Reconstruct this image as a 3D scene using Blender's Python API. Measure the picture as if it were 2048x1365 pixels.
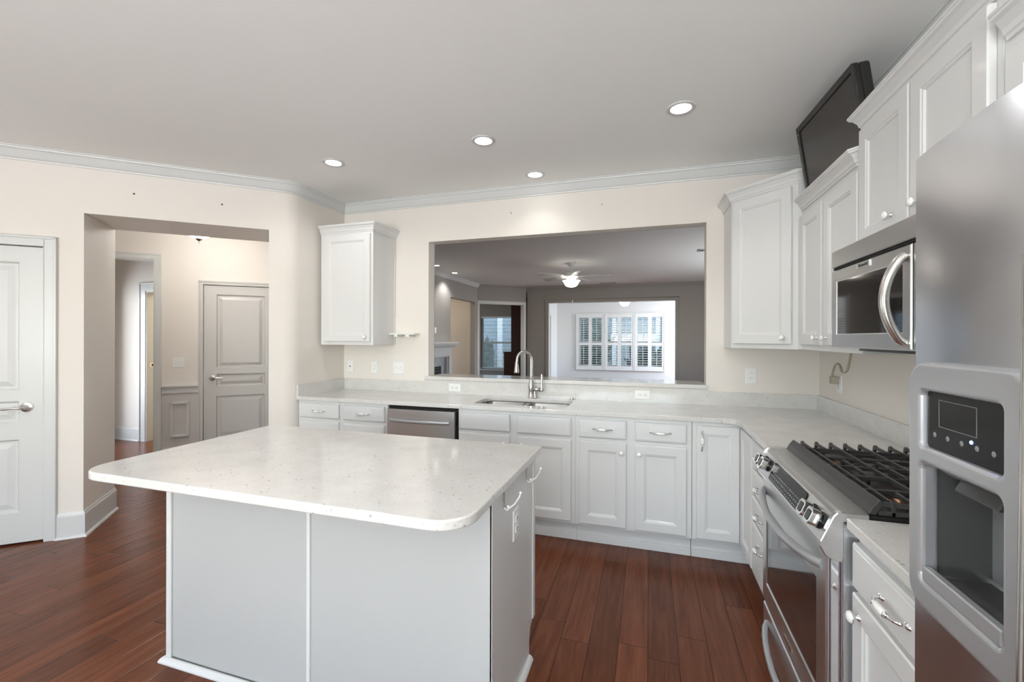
import bpy, bmesh, math, random
from mathutils import Vector, Matrix
from math import pi, sin, cos, radians as R
random.seed(4)
for o in list(bpy.data.objects): bpy.data.objects.remove(o, do_unlink=True)
S = bpy.context.scene
COL = S.collection

# ------------------------------------------------------------------ camera
CAMZ = 1.409
cd = bpy.data.cameras.new('camera'); cam = bpy.data.objects.new('camera', cd); COL.objects.link(cam)
cd.sensor_width = 36; cd.lens = 872/2048*36; cd.shift_y = -6/2048; cd.clip_start = .02
cam.matrix_world = Matrix.Translation((0, 0, CAMZ)) @ Matrix.Rotation(.3035, 4, 'Z') @ Matrix.Rotation(pi/2, 4, 'X') @ Matrix.Rotation(.0024, 4, 'Z')
S.camera = cam
S.view_settings.view_transform = 'Standard'; S.view_settings.look = 'None'
S.view_settings.exposure = 0.42; S.view_settings.gamma = 1; S.view_settings.use_curve_mapping = False

# ------------------------------------------------------------------ sky
W = bpy.data.worlds.new('sky'); S.world = W; W.use_nodes = True
nt = W.node_tree; nt.nodes.clear()
sky = nt.nodes.new('ShaderNodeTexSky'); sky.sky_type = 'NISHITA'; sky.sun_disc = False; sky.sun_elevation = R(50); sky.sun_rotation = R(140)
bg = nt.nodes.new('ShaderNodeBackground'); bg.inputs['Strength'].default_value = .6
wo = nt.nodes.new('ShaderNodeOutputWorld'); nt.links.new(sky.outputs[0], bg.inputs[0]); nt.links.new(bg.outputs[0], wo.inputs[0])

def area(name, loc, rot, sx, sy, power, col=(1, 1, 1), parent=None):
    l = bpy.data.lights.new(name, 'AREA'); l.shape = 'RECTANGLE'; l.size = sx; l.size_y = sy; l.energy = power; l.color = col
    o = bpy.data.objects.new(name, l); COL.objects.link(o); o.location = loc; o.rotation_euler = rot
    if parent: o.parent = parent
    return o
DAY = (.93, .97, 1.0)
# unseen area lights standing in for daylight, in window openings outside the view
area('breakfast_fill_light', (-.75, -3.24, 1.35), (R(158), 0, 0), 3.8, 1.9, 285, DAY)      # unseen fill, added and tilted up to brighten the ceiling
area('side_fill_light', (-5.02, -1.2, 1.35), (R(125), 0, R(-90)), 2.6, 1.9, 5, DAY)          # added side fill outside the view, facing +X and up
area('sunroom_fill_light', (1.96, 12.1, 1.4), (R(90), 0, R(90)), 2.3, 1.9, 76, (.86, .92, 1))  # added fill on the unseen right side of the sunroom
area('hall_window_daylight', (-8.3, 2.2, 1.45), (R(90), 0, R(-90)), 2.6, 1.9, 140, (.86, .93, 1))
area('living_fill_light', (2.56, 7.2, 1.4), (R(130), 0, R(90)), 2.0, 1.7, 42, DAY)  # added unseen fill, tilted up to lift the living room ceiling
area('study_window_daylight', (-6.5, 11.0, 1.4), (R(90), 0, R(-90)), 1.2, 1.5, 7, DAY)

# ------------------------------------------------------------------ materials
def mat(name, col, rough=.5, metal=0., coat=0., spec=.5, emis=None, es=0., trans=0., ior=1.45, alpha=1.):
    m = bpy.data.materials.new(name); m.use_nodes = True
    p = m.node_tree.nodes['Principled BSDF']
    p.inputs['Base Color'].default_value = (*col, 1); p.inputs['Roughness'].default_value = rough
    p.inputs['Metallic'].default_value = metal; p.inputs['Coat Weight'].default_value = coat; p.inputs['Coat Roughness'].default_value = .08
    p.inputs['Specular IOR Level'].default_value = spec; p.inputs['IOR'].default_value = ior
    p.inputs['Transmission Weight'].default_value = trans; p.inputs['Alpha'].default_value = alpha
    if emis: p.inputs['Emission Color'].default_value = (*emis, 1); p.inputs['Emission Strength'].default_value = es
    m['p'] = 1
    return m
def N(m, t, **k):
    n = m.node_tree.nodes.new(t)
    for a, b in k.items():
        if a in ('_in',):
            for i, v in b.items(): n.inputs[i].default_value = v
        else: setattr(n, a, b)
    return n
def L(m, a, b): m.node_tree.links.new(a, b)
def PB(m): return m.node_tree.nodes['Principled BSDF']
def texco(m, scale=(1, 1, 1), gen='Object'):
    tc = N(m, 'ShaderNodeTexCoord'); mp = N(m, 'ShaderNodeMapping'); mp.inputs['Scale'].default_value = scale
    L(m, tc.outputs[gen], mp.inputs[0]); return mp.outputs[0]
def bumpy(m, scale, strength, dist=.002, sc3=(1, 1, 1), detail=3):
    v = texco(m, sc3); n = N(m, 'ShaderNodeTexNoise'); n.inputs['Scale'].default_value = scale; n.inputs['Detail'].default_value = detail
    L(m, v, n.inputs['Vector']); b = N(m, 'ShaderNodeBump'); b.inputs['Strength'].default_value = strength; b.inputs['Distance'].default_value = dist
    L(m, n.outputs['Fac'], b.inputs['Height']); L(m, b.outputs[0], PB(m).inputs['Normal']); return n
def mottle(m, c1, c2, scale, sc3=(1, 1, 1)):
    v = texco(m, sc3); n = N(m, 'ShaderNodeTexNoise'); n.inputs['Scale'].default_value = scale; n.inputs['Detail'].default_value = 4
    L(m, v, n.inputs['Vector']); r = N(m, 'ShaderNodeValToRGB'); r.color_ramp.elements[0].position = .35; r.color_ramp.elements[1].position = .68
    r.color_ramp.elements[0].color = (*c1, 1); r.color_ramp.elements[1].color = (*c2, 1)
    L(m, n.outputs['Fac'], r.inputs[0]); L(m, r.outputs[0], PB(m).inputs['Base Color']); return r

M = {}
M['wall'] = mat('beige_wall_paint', (.80, .75, .695), .6, spec=.3); bumpy(M['wall'], 260, .12, .0006)
M['wall_lr'] = mat('dimmed_greige_wall_paint', (.37, .345, .32), .6, spec=.3); bumpy(M['wall_lr'], 260, .12, .0006)  # greige taken darker to stand in for the dim living room light
M['wall_sun'] = mat('pale_wall_paint', (.78, .79, .80), .6, spec=.3); bumpy(M['wall_sun'], 260, .1, .0006)
M['ceil'] = mat('ceiling_paint', (.92, .92, .905), .75, spec=.2); bumpy(M['ceil'], 300, .15, .0006)
M['trim'] = mat('white_trim_paint', (.68, .685, .675), .3); bumpy(M['trim'], 60, .04, .0004)
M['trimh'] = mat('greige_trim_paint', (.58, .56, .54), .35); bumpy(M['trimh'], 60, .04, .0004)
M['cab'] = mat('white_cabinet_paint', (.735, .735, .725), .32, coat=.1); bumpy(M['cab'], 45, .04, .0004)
M['island'] = mat('shaded_island_laminate', (.50, .50, .49), .4); bumpy(M['island'], 45, .03, .0004)  # white laminate greyed to stand in for shade on the island
M['white'] = mat('white_plastic', (.85, .85, .83), .3); bumpy(M['white'], 80, .02, .0003)
M['porc'] = mat('white_porcelain', (.9, .89, .86), .08, coat=.6); bumpy(M['porc'], 30, .01, .0002)
M['chrome'] = mat('chrome', (.82, .82, .83), .09, 1); bumpy(M['chrome'], 40, .02, .0003)
M['nickel'] = mat('brushed_nickel', (.66, .64, .61), .24, 1); bumpy(M['nickel'], 90, .05, .0004)
M['black'] = mat('black_gloss_plastic', (.012, .011, .011), .14); bumpy(M['black'], 30, .01, .0003)
M['blackm'] = mat('black_enamel', (.02, .019, .018), .28); bumpy(M['blackm'], 50, .03, .0004)
M['iron'] = mat('cast_iron', (.052, .050, .048), .42); bumpy(M['iron'], 420, .35, .0008)
M['copper'] = mat('stained_burner_brass', (.42, .2, .09), .3, 1); mottle(M['copper'], (.5, .24, .12), (.24, .15, .11), 60)
M['dark'] = mat('dark_gap', (.012, .012, .012), .8); bumpy(M['dark'], 50, .02)
M['glassb'] = mat('black_glass', (.008, .0075, .0075), .04, coat=1.); bumpy(M['glassb'], 4, .015, .001)
M['disp'] = mat('dark_control_glass', (.02, .02, .02), .12, spec=.15); bumpy(M['disp'], 6, .01, .0005)
M['screen'] = mat('television_screen', (.035, .028, .025), .22); bumpy(M['screen'], 6, .01, .0005)
M['bezel'] = mat('television_bezel', (.018, .017, .016), .2); bumpy(M['bezel'], 6, .01, .0005)
M['silverp'] = mat('silver_plastic', (.47, .475, .49), .28, .55); bumpy(M['silverp'], 60, .02, .0003)
M['greyp'] = mat('grey_print', (.22, .22, .22), .4); bumpy(M['greyp'], 60, .02, .0003)
M['lightsteel'] = mat('bright_satin_steel', (.85, .85, .84), .22, .9); bumpy(M['lightsteel'], 3, .15, .006)
M['darkp'] = mat('dark_grey_cavity', (.10, .10, .098), .35, .2); bumpy(M['darkp'], 60, .02, .0003)
M['cable'] = mat('tan_cable', (.42, .38, .30), .5); bumpy(M['cable'], 90, .05)
M['hutch'] = mat('dark_mahogany', (.07, .022, .014), .3, coat=.3); mottle(M['hutch'], (.085, .026, .016), (.04, .014, .01), 9, (8, 8, 1))
M['tile'] = mat('grey_hearth_tile', (.42, .45, .47), .25); mottle(M['tile'], (.38, .41, .44), (.52, .55, .57), 7)
M['lamp'] = mat('lamp_glow', (1, 1, 1), .5, emis=(1, .97, .92), es=9); bumpy(M['lamp'], 10, .01)
M['bowl'] = mat('frosted_glass_bowl', (.95, .93, .88), .3, emis=(1, .93, .80), es=4.5); bumpy(M['bowl'], 40, .05)
M['bowl2'] = mat('bright_frosted_glass', (.95, .94, .92), .3, emis=(1, .96, .90), es=38); bumpy(M['bowl2'], 40, .05)
M['led'] = mat('blue_led', (.1, .15, 1), .3, emis=(.15, .3, 1), es=30); bumpy(M['led'], 10, .01)
M['glow'] = mat('cyan_display', (.02, .1, .2), .3, emis=(.1, .45, .9), es=.7); bumpy(M['glow'], 10, .01)
M['slat'] = mat('white_blind_slat', (.83, .85, .86), .35); bumpy(M['slat'], 60, .03, .0003)
M['siding'] = mat('grey_house_siding', (.16, .20, .215), .7)
M['siding2'] = mat('pale_corner_board', (.72, .75, .76), .6); bumpy(M['siding2'], 30, .05)
M['leaf'] = mat('green_foliage', (.10, .17, .09), .7); mottle(M['leaf'], (.03, .05, .045), (.13, .17, .14), 9)
M['grass'] = mat('lawn_grass', (.10, .16, .06), .9); mottle(M['grass'], (.07, .12, .04), (.18, .24, .10), 6)
M['bath'] = mat('cream_bathroom_paint', (.80, .74, .60), .5); bumpy(M['bath'], 200, .05)
M['mark'] = mat('dark_print', (.05, .05, .05), .5); bumpy(M['mark'], 30, .02)
M['rubber'] = mat('dark_grey_plastic', (.06, .06, .06), .35); bumpy(M['rubber'], 80, .05, .0003)

def siding_tex(m):
    v = texco(m); sx = N(m, 'ShaderNodeSeparateXYZ'); L(m, v, sx.inputs[0])
    a = N(m, 'ShaderNodeMath', operation='MULTIPLY'); L(m, sx.outputs[2], a.inputs[0]); a.inputs[1].default_value = 1/.15
    f = N(m, 'ShaderNodeMath', operation='FRACT'); L(m, a.outputs[0], f.inputs[0])
    r = N(m, 'ShaderNodeValToRGB'); r.color_ramp.elements[0].position = .0; r.color_ramp.elements[0].color = (.06, .08, .09, 1)
    r.color_ramp.elements[1].position = .15; r.color_ramp.elements[1].color = (.30, .36, .37, 1)
    L(m, f.outputs[0], r.inputs[0]); L(m, r.outputs[0], PB(m).inputs['Base Color'])
siding_tex(M['siding'])

def stainless(name, axis, base=(.60, .60, .605), rough=.26):
    m = mat(name, base, rough, 1)
    sc = [700, 700, 700]; sc[axis] = 3
    v = texco(m, sc); n = N(m, 'ShaderNodeTexNoise'); n.inputs['Scale'].default_value = 1; n.inputs['Detail'].default_value = 2
    L(m, v, n.inputs['Vector'])
    b = N(m, 'ShaderNodeBump'); b.inputs['Strength'].default_value = .02; b.inputs['Distance'].default_value = .0004
    v2 = texco(m); n2 = N(m, 'ShaderNodeTexNoise'); n2.inputs['Scale'].default_value = 2.2; n2.inputs['Detail'].default_value = 1
    L(m, v2, n2.inputs['Vector'])
    b2 = N(m, 'ShaderNodeBump'); b2.inputs['Strength'].default_value = .25; b2.inputs['Distance'].default_value = .012
    L(m, n2.outputs['Fac'], b2.inputs['Height']); L(m, n.outputs['Fac'], b.inputs['Height']); L(m, b2.outputs[0], b.inputs['Normal'])
    L(m, b.outputs[0], PB(m).inputs['Normal'])
    mr = N(m, 'ShaderNodeMapRange'); mr.inputs['To Min'].default_value = rough-.006; mr.inputs['To Max'].default_value = rough+.01
    L(m, n.outputs['Fac'], mr.inputs['Value']); L(m, mr.outputs[0], PB(m).inputs['Roughness'])
    return m
M['steel'] = stainless('stainless_steel', 0, (.70, .70, .70), .30)      # grain along local x
M['steelz'] = stainless('stainless_steel_door', 2, (.64, .65, .67), .27)
def wavy(m):
    nt = m.node_tree; v = texco(m, (1.6, 1, .55)); n = N(m, 'ShaderNodeTexNoise'); n.inputs['Scale'].default_value = 3.2; n.inputs['Detail'].default_value = 0; L(m, v, n.inputs['Vector'])
    b = N(m, 'ShaderNodeBump'); b.inputs['Strength'].default_value = .6; b.inputs['Distance'].default_value = .014; L(m, n.outputs['Fac'], b.inputs['Height'])
    L(m, b.outputs[0], PB(m).inputs['Normal']); return m
M['fridge'] = wavy(mat('refrigerator_steel', (.70, .71, .74), .24, 1))
M['sinks'] = stainless('stainless_sink', 0, (.34, .33, .32), .28)

def quartz():
    m = mat('speckled_white_quartz', (.8, .78, .75), .13, coat=.25)
    v = texco(m)
    def fleck(scale, lo, hi, seedoff):
        mp = N(m, 'ShaderNodeMapping'); mp.inputs['Location'].default_value = seedoff; L(m, v, mp.inputs[0])
        vo = N(m, 'ShaderNodeTexVoronoi'); vo.inputs['Scale'].default_value = scale; L(m, mp.outputs[0], vo.inputs['Vector'])
        d = N(m, 'ShaderNodeMapRange'); d.inputs['From Min'].default_value = .0; d.inputs['From Max'].default_value = .34; d.inputs['To Min'].default_value = 1; d.inputs['To Max'].default_value = 0
        L(m, vo.outputs['Distance'], d.inputs['Value'])
        sp = N(m, 'ShaderNodeSeparateColor'); L(m, vo.outputs['Color'], sp.inputs[0])
        g = N(m, 'ShaderNodeMapRange'); g.inputs['From Min'].default_value = lo; g.inputs['From Max'].default_value = hi; L(m, sp.outputs[0], g.inputs['Value'])
        mu = N(m, 'ShaderNodeMath', operation='MULTIPLY'); L(m, d.outputs[0], mu.inputs[0]); L(m, g.outputs[0], mu.inputs[1]); return mu.outputs[0]
    base = N(m, 'ShaderNodeTexNoise'); base.inputs['Scale'].default_value = 9; base.inputs['Detail'].default_value = 5; L(m, v, base.inputs['Vector'])
    r = N(m, 'ShaderNodeValToRGB'); r.color_ramp.elements[0].position = .3; r.color_ramp.elements[0].color = (.65, .63, .60, 1)
    r.color_ramp.elements[1].position = .7; r.color_ramp.elements[1].color = (.705, .69, .665, 1); L(m, base.outputs['Fac'], r.inputs[0])
    cur = r.outputs[0]
    for sc, lo, hi, c, so in ((90, .72, .90, (.48, .44, .39, 1), (0, 0, 0)), (140, .62, .80, (.48, .44, .40, 1), (3, 1, 2)), (60, .88, .95, (.26, .23, .20, 1), (7, 5, 1)), (110, .8, .9, (.86, .85, .83, 1), (2, 9, 4))):
        mx = N(m, 'ShaderNodeMix', data_type='RGBA'); L(m, fleck(sc, lo, hi, so), mx.inputs[0]); L(m, cur, mx.inputs[6]); mx.inputs[7].default_value = c; cur = mx.outputs[2]
    L(m, cur, PB(m).inputs['Base Color']); return m
M['quartz'] = quartz()

def floor_mat():
    m = mat('dark_hardwood_planks', (.1, .03, .02), .24, coat=.03, spec=.2)
    tc = N(m, 'ShaderNodeTexCoord'); s = N(m, 'ShaderNodeSeparateXYZ'); L(m, tc.outputs['Object'], s.inputs[0])
    def mth(op, a, b=None, c=None):
        n = N(m, 'ShaderNodeMath', operation=op)
        for i, q in enumerate((a, b, c)):
            if q is None: continue
            if isinstance(q, (int, float)): n.inputs[i].default_value = q
            else: L(m, q, n.inputs[i])
        return n.outputs[0]
    WD, LN = .130, 1.15
    u = mth('DIVIDE', s.outputs[0], WD); row = mth('FLOOR', u); fu = mth('FRACT', u)
    wn = N(m, 'ShaderNodeTexWhiteNoise', noise_dimensions='1D'); L(m, row, wn.inputs['W'])
    vv = mth('ADD', mth('DIVIDE', s.outputs[1], LN), mth('MULTIPLY', wn.outputs['Value'], 7.3)); colm = mth('FLOOR', vv); fv = mth('FRACT', vv)
    cid = N(m, 'ShaderNodeCombineXYZ'); L(m, row, cid.inputs[0]); L(m, colm, cid.inputs[1])
    w2 = N(m, 'ShaderNodeTexWhiteNoise', noise_dimensions='2D'); L(m, cid.outputs[0], w2.inputs['Vector'])
    # grain
    mp = N(m, 'ShaderNodeMapping'); mp.inputs['Scale'].default_value = (30, 2.2, 1); L(m, tc.outputs['Object'], mp.inputs[0])
    off = N(m, 'ShaderNodeVectorMath', operation='ADD'); L(m, mp.outputs[0], off.inputs[0])
    sc = N(m, 'ShaderNodeVectorMath', operation='SCALE'); L(m, w2.outputs['Color'], sc.inputs[0]); sc.inputs['Scale'].default_value = 40; L(m, sc.outputs[0], off.inputs[1])
    g = N(m, 'ShaderNodeTexNoise'); g.inputs['Scale'].default_value = 1; g.inputs['Detail'].default_value = 6; g.inputs['Distortion'].default_value = 1.2; L(m, off.outputs[0], g.inputs['Vector'])
    r = N(m, 'ShaderNodeValToRGB'); e = r.color_ramp.elements
    e[0].position = .28; e[0].color = (.105, .031, .0135, 1); e[1].position = .75; e[1].color = (.180, .060, .028, 1)
    L(m, g.outputs['Fac'], r.inputs[0])
    hv = N(m, 'ShaderNodeHueSaturation'); L(m, r.outputs[0], hv.inputs['Color']); L(m, mth('ADD', .78, mth('MULTIPLY', w2.outputs['Value'], .38)), hv.inputs['Value'])
    # seams
    du = mth('MULTIPLY', mth('MINIMUM', fu, mth('SUBTRACT', 1, fu)), WD); dv = mth('MULTIPLY', mth('MINIMUM', fv, mth('SUBTRACT', 1, fv)), LN)
    dm = mth('MINIMUM', du, dv)
    seam = N(m, 'ShaderNodeMapRange'); seam.inputs['From Min'].default_value = .0004; seam.inputs['From Max'].default_value = .0022; L(m, dm, seam.inputs['Value'])
    mx = N(m, 'ShaderNodeMix', data_type='RGBA'); L(m, seam.outputs[0], mx.inputs[0]); mx.inputs[6].default_value = (.018, .007, .004, 1); L(m, hv.outputs[0], mx.inputs[7])
    L(m, mx.outputs[2], PB(m).inputs['Base Color'])
    b = N(m, 'ShaderNodeBump'); b.inputs['Strength'].default_value = .5; b.inputs['Distance'].default_value = .0012
    sm2 = N(m, 'ShaderNodeMapRange'); sm2.inputs['From Min'].default_value = .0; sm2.inputs['From Max'].default_value = .005; L(m, dm, sm2.inputs['Value'])
    hh = mth('ADD', sm2.outputs[0], mth('MULTIPLY', g.outputs['Fac'], .25)); L(m, hh, b.inputs['Height'])
    v3 = texco(m, (5, 1.2, 1)); n3 = N(m, 'ShaderNodeTexNoise'); n3.inputs['Scale'].default_value = 1.5; L(m, v3, n3.inputs['Vector'])
    b2 = N(m, 'ShaderNodeBump'); b2.inputs['Strength'].default_value = .25; b2.inputs['Distance'].default_value = .006; L(m, n3.outputs['Fac'], b2.inputs['Height']); L(m, b2.outputs[0], b.inputs['Normal'])
    L(m, b.outputs[0], PB(m).inputs['Normal'])
    return m
M['floor'] = floor_mat()
def glass():
    m = mat('window_glass', (.9, .95, .95), .0); nt = m.node_tree
    g = nt.nodes.new('ShaderNodeBsdfGlossy'); g.inputs['Roughness'].default_value = .02; t = nt.nodes.new('ShaderNodeBsdfTransparent'); t.inputs[0].default_value = (.93, .96, .96, 1)
    fr = nt.nodes.new('ShaderNodeFresnel'); mx = nt.nodes.new('ShaderNodeMixShader')
    nt.links.new(fr.outputs[0], mx.inputs[0]); nt.links.new(t.outputs[0], mx.inputs[1]); nt.links.new(g.outputs[0], mx.inputs[2])
    nt.links.new(mx.outputs[0], nt.nodes['Material Output'].inputs[0]); return m
M['glass'] = glass()

# ------------------------------------------------------------------ mesh helpers
class MB:
    def __init__(s): s.v = []; s.f = []; s.m = []; s.sm = []; s.mats = []
    def mi(s, k):
        if k not in s.mats: s.mats.append(k)
        return s.mats.index(k)
    def add(s, vs, fs, k, smooth=False):
        b = len(s.v); s.v += [tuple(x) for x in vs]
        for f in fs: s.f.append([b+i for i in f]); s.m.append(s.mi(k)); s.sm.append(smooth)
        return s
    def box(s, x0, y0, z0, x1, y1, z1, k, T=None):
        x0, x1 = min(x0, x1), max(x0, x1); y0, y1 = min(y0, y1), max(y0, y1); z0, z1 = min(z0, z1), max(z0, z1)
        vs = [Vector((x, y, z)) for z in (z0, z1) for y in (y0, y1) for x in (x0, x1)]
        if T is not None: vs = [T @ q for q in vs]
        return s.add(vs, [(0, 2, 3, 1), (4, 5, 7, 6), (0, 1, 5, 4), (2, 6, 7, 3), (0, 4, 6, 2), (1, 3, 7, 5)], k)
    def prism(s, pts, lo, hi, k, axis='z', T=None):
        n = len(pts)
        def mk(a, b, c):
            v = {'z': (a, b, c), 'y': (a, c, b), 'x': (c, a, b)}[axis]; v = Vector(v); return T @ v if T is not None else v
        vs = [mk(p[0], p[1], lo) for p in pts]+[mk(p[0], p[1], hi) for p in pts]
        fs = [tuple(range(n))[::-1], tuple(range(n, 2*n))]+[(i, (i+1) % n, n+(i+1) % n, n+i) for i in range(n)]
        return s.add(vs, fs, k)
    def tube(s, path, r, k, seg=10, closed=False, caps=True, sq=None):
        path = [Vector(p) for p in path]; n = len(path); rs = r if isinstance(r, (list, tuple)) else [r]*n
        up = None; rings = []
        for i, p in enumerate(path):
            a = path[(i-1) % n] if (i or closed) else p; b = path[(i+1) % n] if (i < n-1 or closed) else p
            t = (b-a).normalized()
            if up is None:
                up = Vector((0, 0, 1)) if abs(t.z) < .9 else Vector((1, 0, 0))
            x = t.cross(up).normalized(); up = x.cross(t).normalized()
            e = sq or (1, 1)
            rings.append([p+x*cos(2*pi*j/seg)*rs[i]*e[0]+up*sin(2*pi*j/seg)*rs[i]*e[1] for j in range(seg)])
        vs = [q for rg in rings for q in rg]; fs = []
        for i in range(n if closed else n-1):
            for j in range(seg):
                a, b = i*seg+j, i*seg+(j+1) % seg; c = ((i+1) % n)*seg
                fs.append((a, b, c+(j+1) % seg, c+j))
        s.add(vs, fs, k, True)
        if caps and not closed:
            s.add(rings[0], [tuple(range(seg))], k); s.add(rings[-1], [tuple(range(seg))[::-1]], k)
        return s
    def lathe(s, prof, k, seg=24, T=None, smooth=True, sx=1, sy=1):
        vs = []; n = len(prof)
        for (r, z) in prof:
            for j in range(seg):
                v = Vector((r*cos(2*pi*j/seg)*sx, r*sin(2*pi*j/seg)*sy, z)); vs.append(T @ v if T is not None else v)
        fs = [(i*seg+j, i*seg+(j+1) % seg, (i+1)*seg+(j+1) % seg, (i+1)*seg+j) for i in range(n-1) for j in range(seg)]
        s.add(vs, fs, k, smooth)
        for i, rev in ((0, True), (n-1, False)):
            if prof[i][0] > 1e-5:
                f = [i*seg+j for j in range(seg)]
                s.add([vs[q] for q in f], [tuple(range(seg))[::-1] if rev else tuple(range(seg))], k)
        return s
    def relief(s, w, h, t, rects, prof, k, edge=.003, x0=0, z0=0, y0=0, back=True, T=None, pk=None):
        """slab w x h, front at y0 facing -y, thickness t, each rect (xa,za,xb,zb) gets rings (inset, depth)"""
        base = len(s.v)
        def P(x, y, z):
            v = Vector((x+x0, y+y0, z+z0)); return T @ v if T is not None else v
        xs = sorted({0+edge, w-edge, *[r[0] for r in rects], *[r[2] for r in rects]}); zs = sorted({0+edge, h-edge, *[r[1] for r in rects], *[r[3] for r in rects]})
        vs = [P(x, 0, z) for z in zs for x in xs]; nx = len(xs); fs = []
        for j in range(len(zs)-1):
            for i in range(nx-1):
                cx, cz = (xs[i]+xs[i+1])/2, (zs[j]+zs[j+1])/2
                if any(r[0] < cx < r[2] and r[1] < cz < r[3] for r in rects): continue
                fs.append((j*nx+i, j*nx+i+1, (j+1)*nx+i+1, (j+1)*nx+i))
        s.add(vs, fs, k)
        for r in rects:
            prev = None; pv = []
            rings = [(0, 0)]+list(prof)
            allv = []; ff = []
            for q, (ins, dep) in enumerate(rings):
                a, b, c, d = r[0]+ins, r[1]+ins, r[2]-ins, r[3]-ins
                allv += [P(a, dep, b), P(c, dep, b), P(c, dep, d), P(a, dep, d)]
                if q:
                    o = (q-1)*4
                    for e in range(4): ff.append((o+e, o+(e+1) % 4, o+4+(e+1) % 4, o+4+e))
            s.add(allv, ff, k)
            s.add(allv[-4:], [(0, 1, 2, 3)], pk or k)
        e = edge
        o = [P(e, 0, e), P(w-e, 0, e), P(w-e, 0, h-e), P(e, 0, h-e), P(0, e, 0), P(w, e, 0), P(w, e, h), P(0, e, h), P(0, t, 0), P(w, t, 0), P(w, t, h), P(0, t, h)]
        ff = []
        for b_ in (0, 4):
            for q in range(4): ff.append((b_+q, b_+4+q, b_+4+(q+1) % 4, b_+(q+1) % 4))
        if back: ff.append((8, 11, 10, 9))
        s.add(o, ff, k); return s
    def mesh(s, name):
        me = bpy.data.meshes.new(name); me.from_pydata(s.v, [], s.f)
        for k in s.mats: me.materials.append(M[k])
        me.polygons.foreach_set('material_index', s.m); me.polygons.foreach_set('use_smooth', s.sm); me.update()
        bm = bmesh.new(); bm.from_mesh(me); bmesh.ops.remove_doubles(bm, verts=bm.verts, dist=1e-6); bmesh.ops.recalc_face_normals(bm, faces=bm.faces); bm.to_mesh(me); bm.free()
        return me
    def build(s, name, parent=None, bev=0, seg=2, label=None):
        o = bpy.data.objects.new(name, s.mesh(name)); COL.objects.link(o)
        if parent is not None: o.parent = parent
        if bev:
            b = o.modifiers.new('bevel', 'BEVEL'); b.width = bev; b.segments = seg; b.limit_method = 'ANGLE'; b.angle_limit = R(40); b.harden_normals = False
        if any(s.sm) and not all(s.sm):
            e = o.modifiers.new('edges', 'EDGE_SPLIT'); e.split_angle = R(42)
        if label: o['label'] = label
        return o
def tag(o, label, cat, group=None, kind=None):
    if label: o['label'] = label
    if cat: o['category'] = cat
    if group: o['group'] = group
    if kind: o['kind'] = kind
    return o
def thing(name, label, cat, loc=(0, 0, 0), rz=0, group=None, kind=None):
    o = bpy.data.objects.new(name, None); COL.objects.link(o); o.location = loc; o.rotation_euler = (0, 0, rz); o.empty_display_size = .1
    return tag(o, label, cat, group, kind)
def struct(mb, name, bev=0, label=None):
    o = mb.build(name, bev=bev); o['kind'] = 'structure'
    if label: o['label'] = label
    return o
def shape2d(name, outers, depth, bevel, k, parent=None, axis=None, loc=(0, 0, 0), rot=(0, 0, 0), res=2):
    """flat plate from closed outlines (holes included), in the xy plane, thickness depth centred on z=0"""
    cu = bpy.data.curves.new(name, 'CURVE'); cu.dimensions = '2D'; cu.fill_mode = 'BOTH'; cu.extrude = max(depth/2-bevel, 0); cu.bevel_depth = bevel; cu.bevel_resolution = res; cu.offset = -bevel
    for pts in outers:
        sp = cu.splines.new('POLY'); sp.points.add(len(pts)-1)
        for i, p in enumerate(pts): sp.points[i].co = (p[0], p[1], 0, 1)
        sp.use_cyclic_u = True
    t = bpy.data.objects.new(name+'_tmp', cu); COL.objects.link(t)
    dg = bpy.context.evaluated_depsgraph_get(); dg.update()
    me = bpy.data.meshes.new_from_object(t.evaluated_get(dg)); bpy.data.objects.remove(t, do_unlink=True); bpy.data.curves.remove(cu)
    me.materials.clear(); me.materials.append(M[k]); me.name = name
    me.transform(Matrix.Translation(loc) @ Matrix.Rotation(rot[2], 4, 'Z') @ Matrix.Rotation(rot[1], 4, 'Y') @ Matrix.Rotation(rot[0], 4, 'X'))
    for p in me.polygons: p.use_smooth = False
    o = bpy.data.objects.new(name, me); COL.objects.link(o)
    if parent is not None: o.parent = parent
    return o
def rrect(x0, y0, x1, y1, r, n=6):
    rr = r if isinstance(r, (list, tuple)) else [r]*4   # bl, br, tr, tl
    out = []
    for (cx, cy, a0, q) in ((x0, y0, pi, 0), (x1, y0, 1.5*pi, 1), (x1, y1, 0, 2), (x0, y1, .5*pi, 3)):
        rad = rr[q]; ccx = cx+(rad if q in (0, 3) else -rad); ccy = cy+(rad if q in (0, 1) else -rad)
        if rad < 1e-5: out.append((cx, cy)); continue
        for i in range(n+1): a = a0+.5*pi*i/n; out.append((ccx+rad*cos(a), ccy+rad*sin(a)))
    return out
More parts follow.
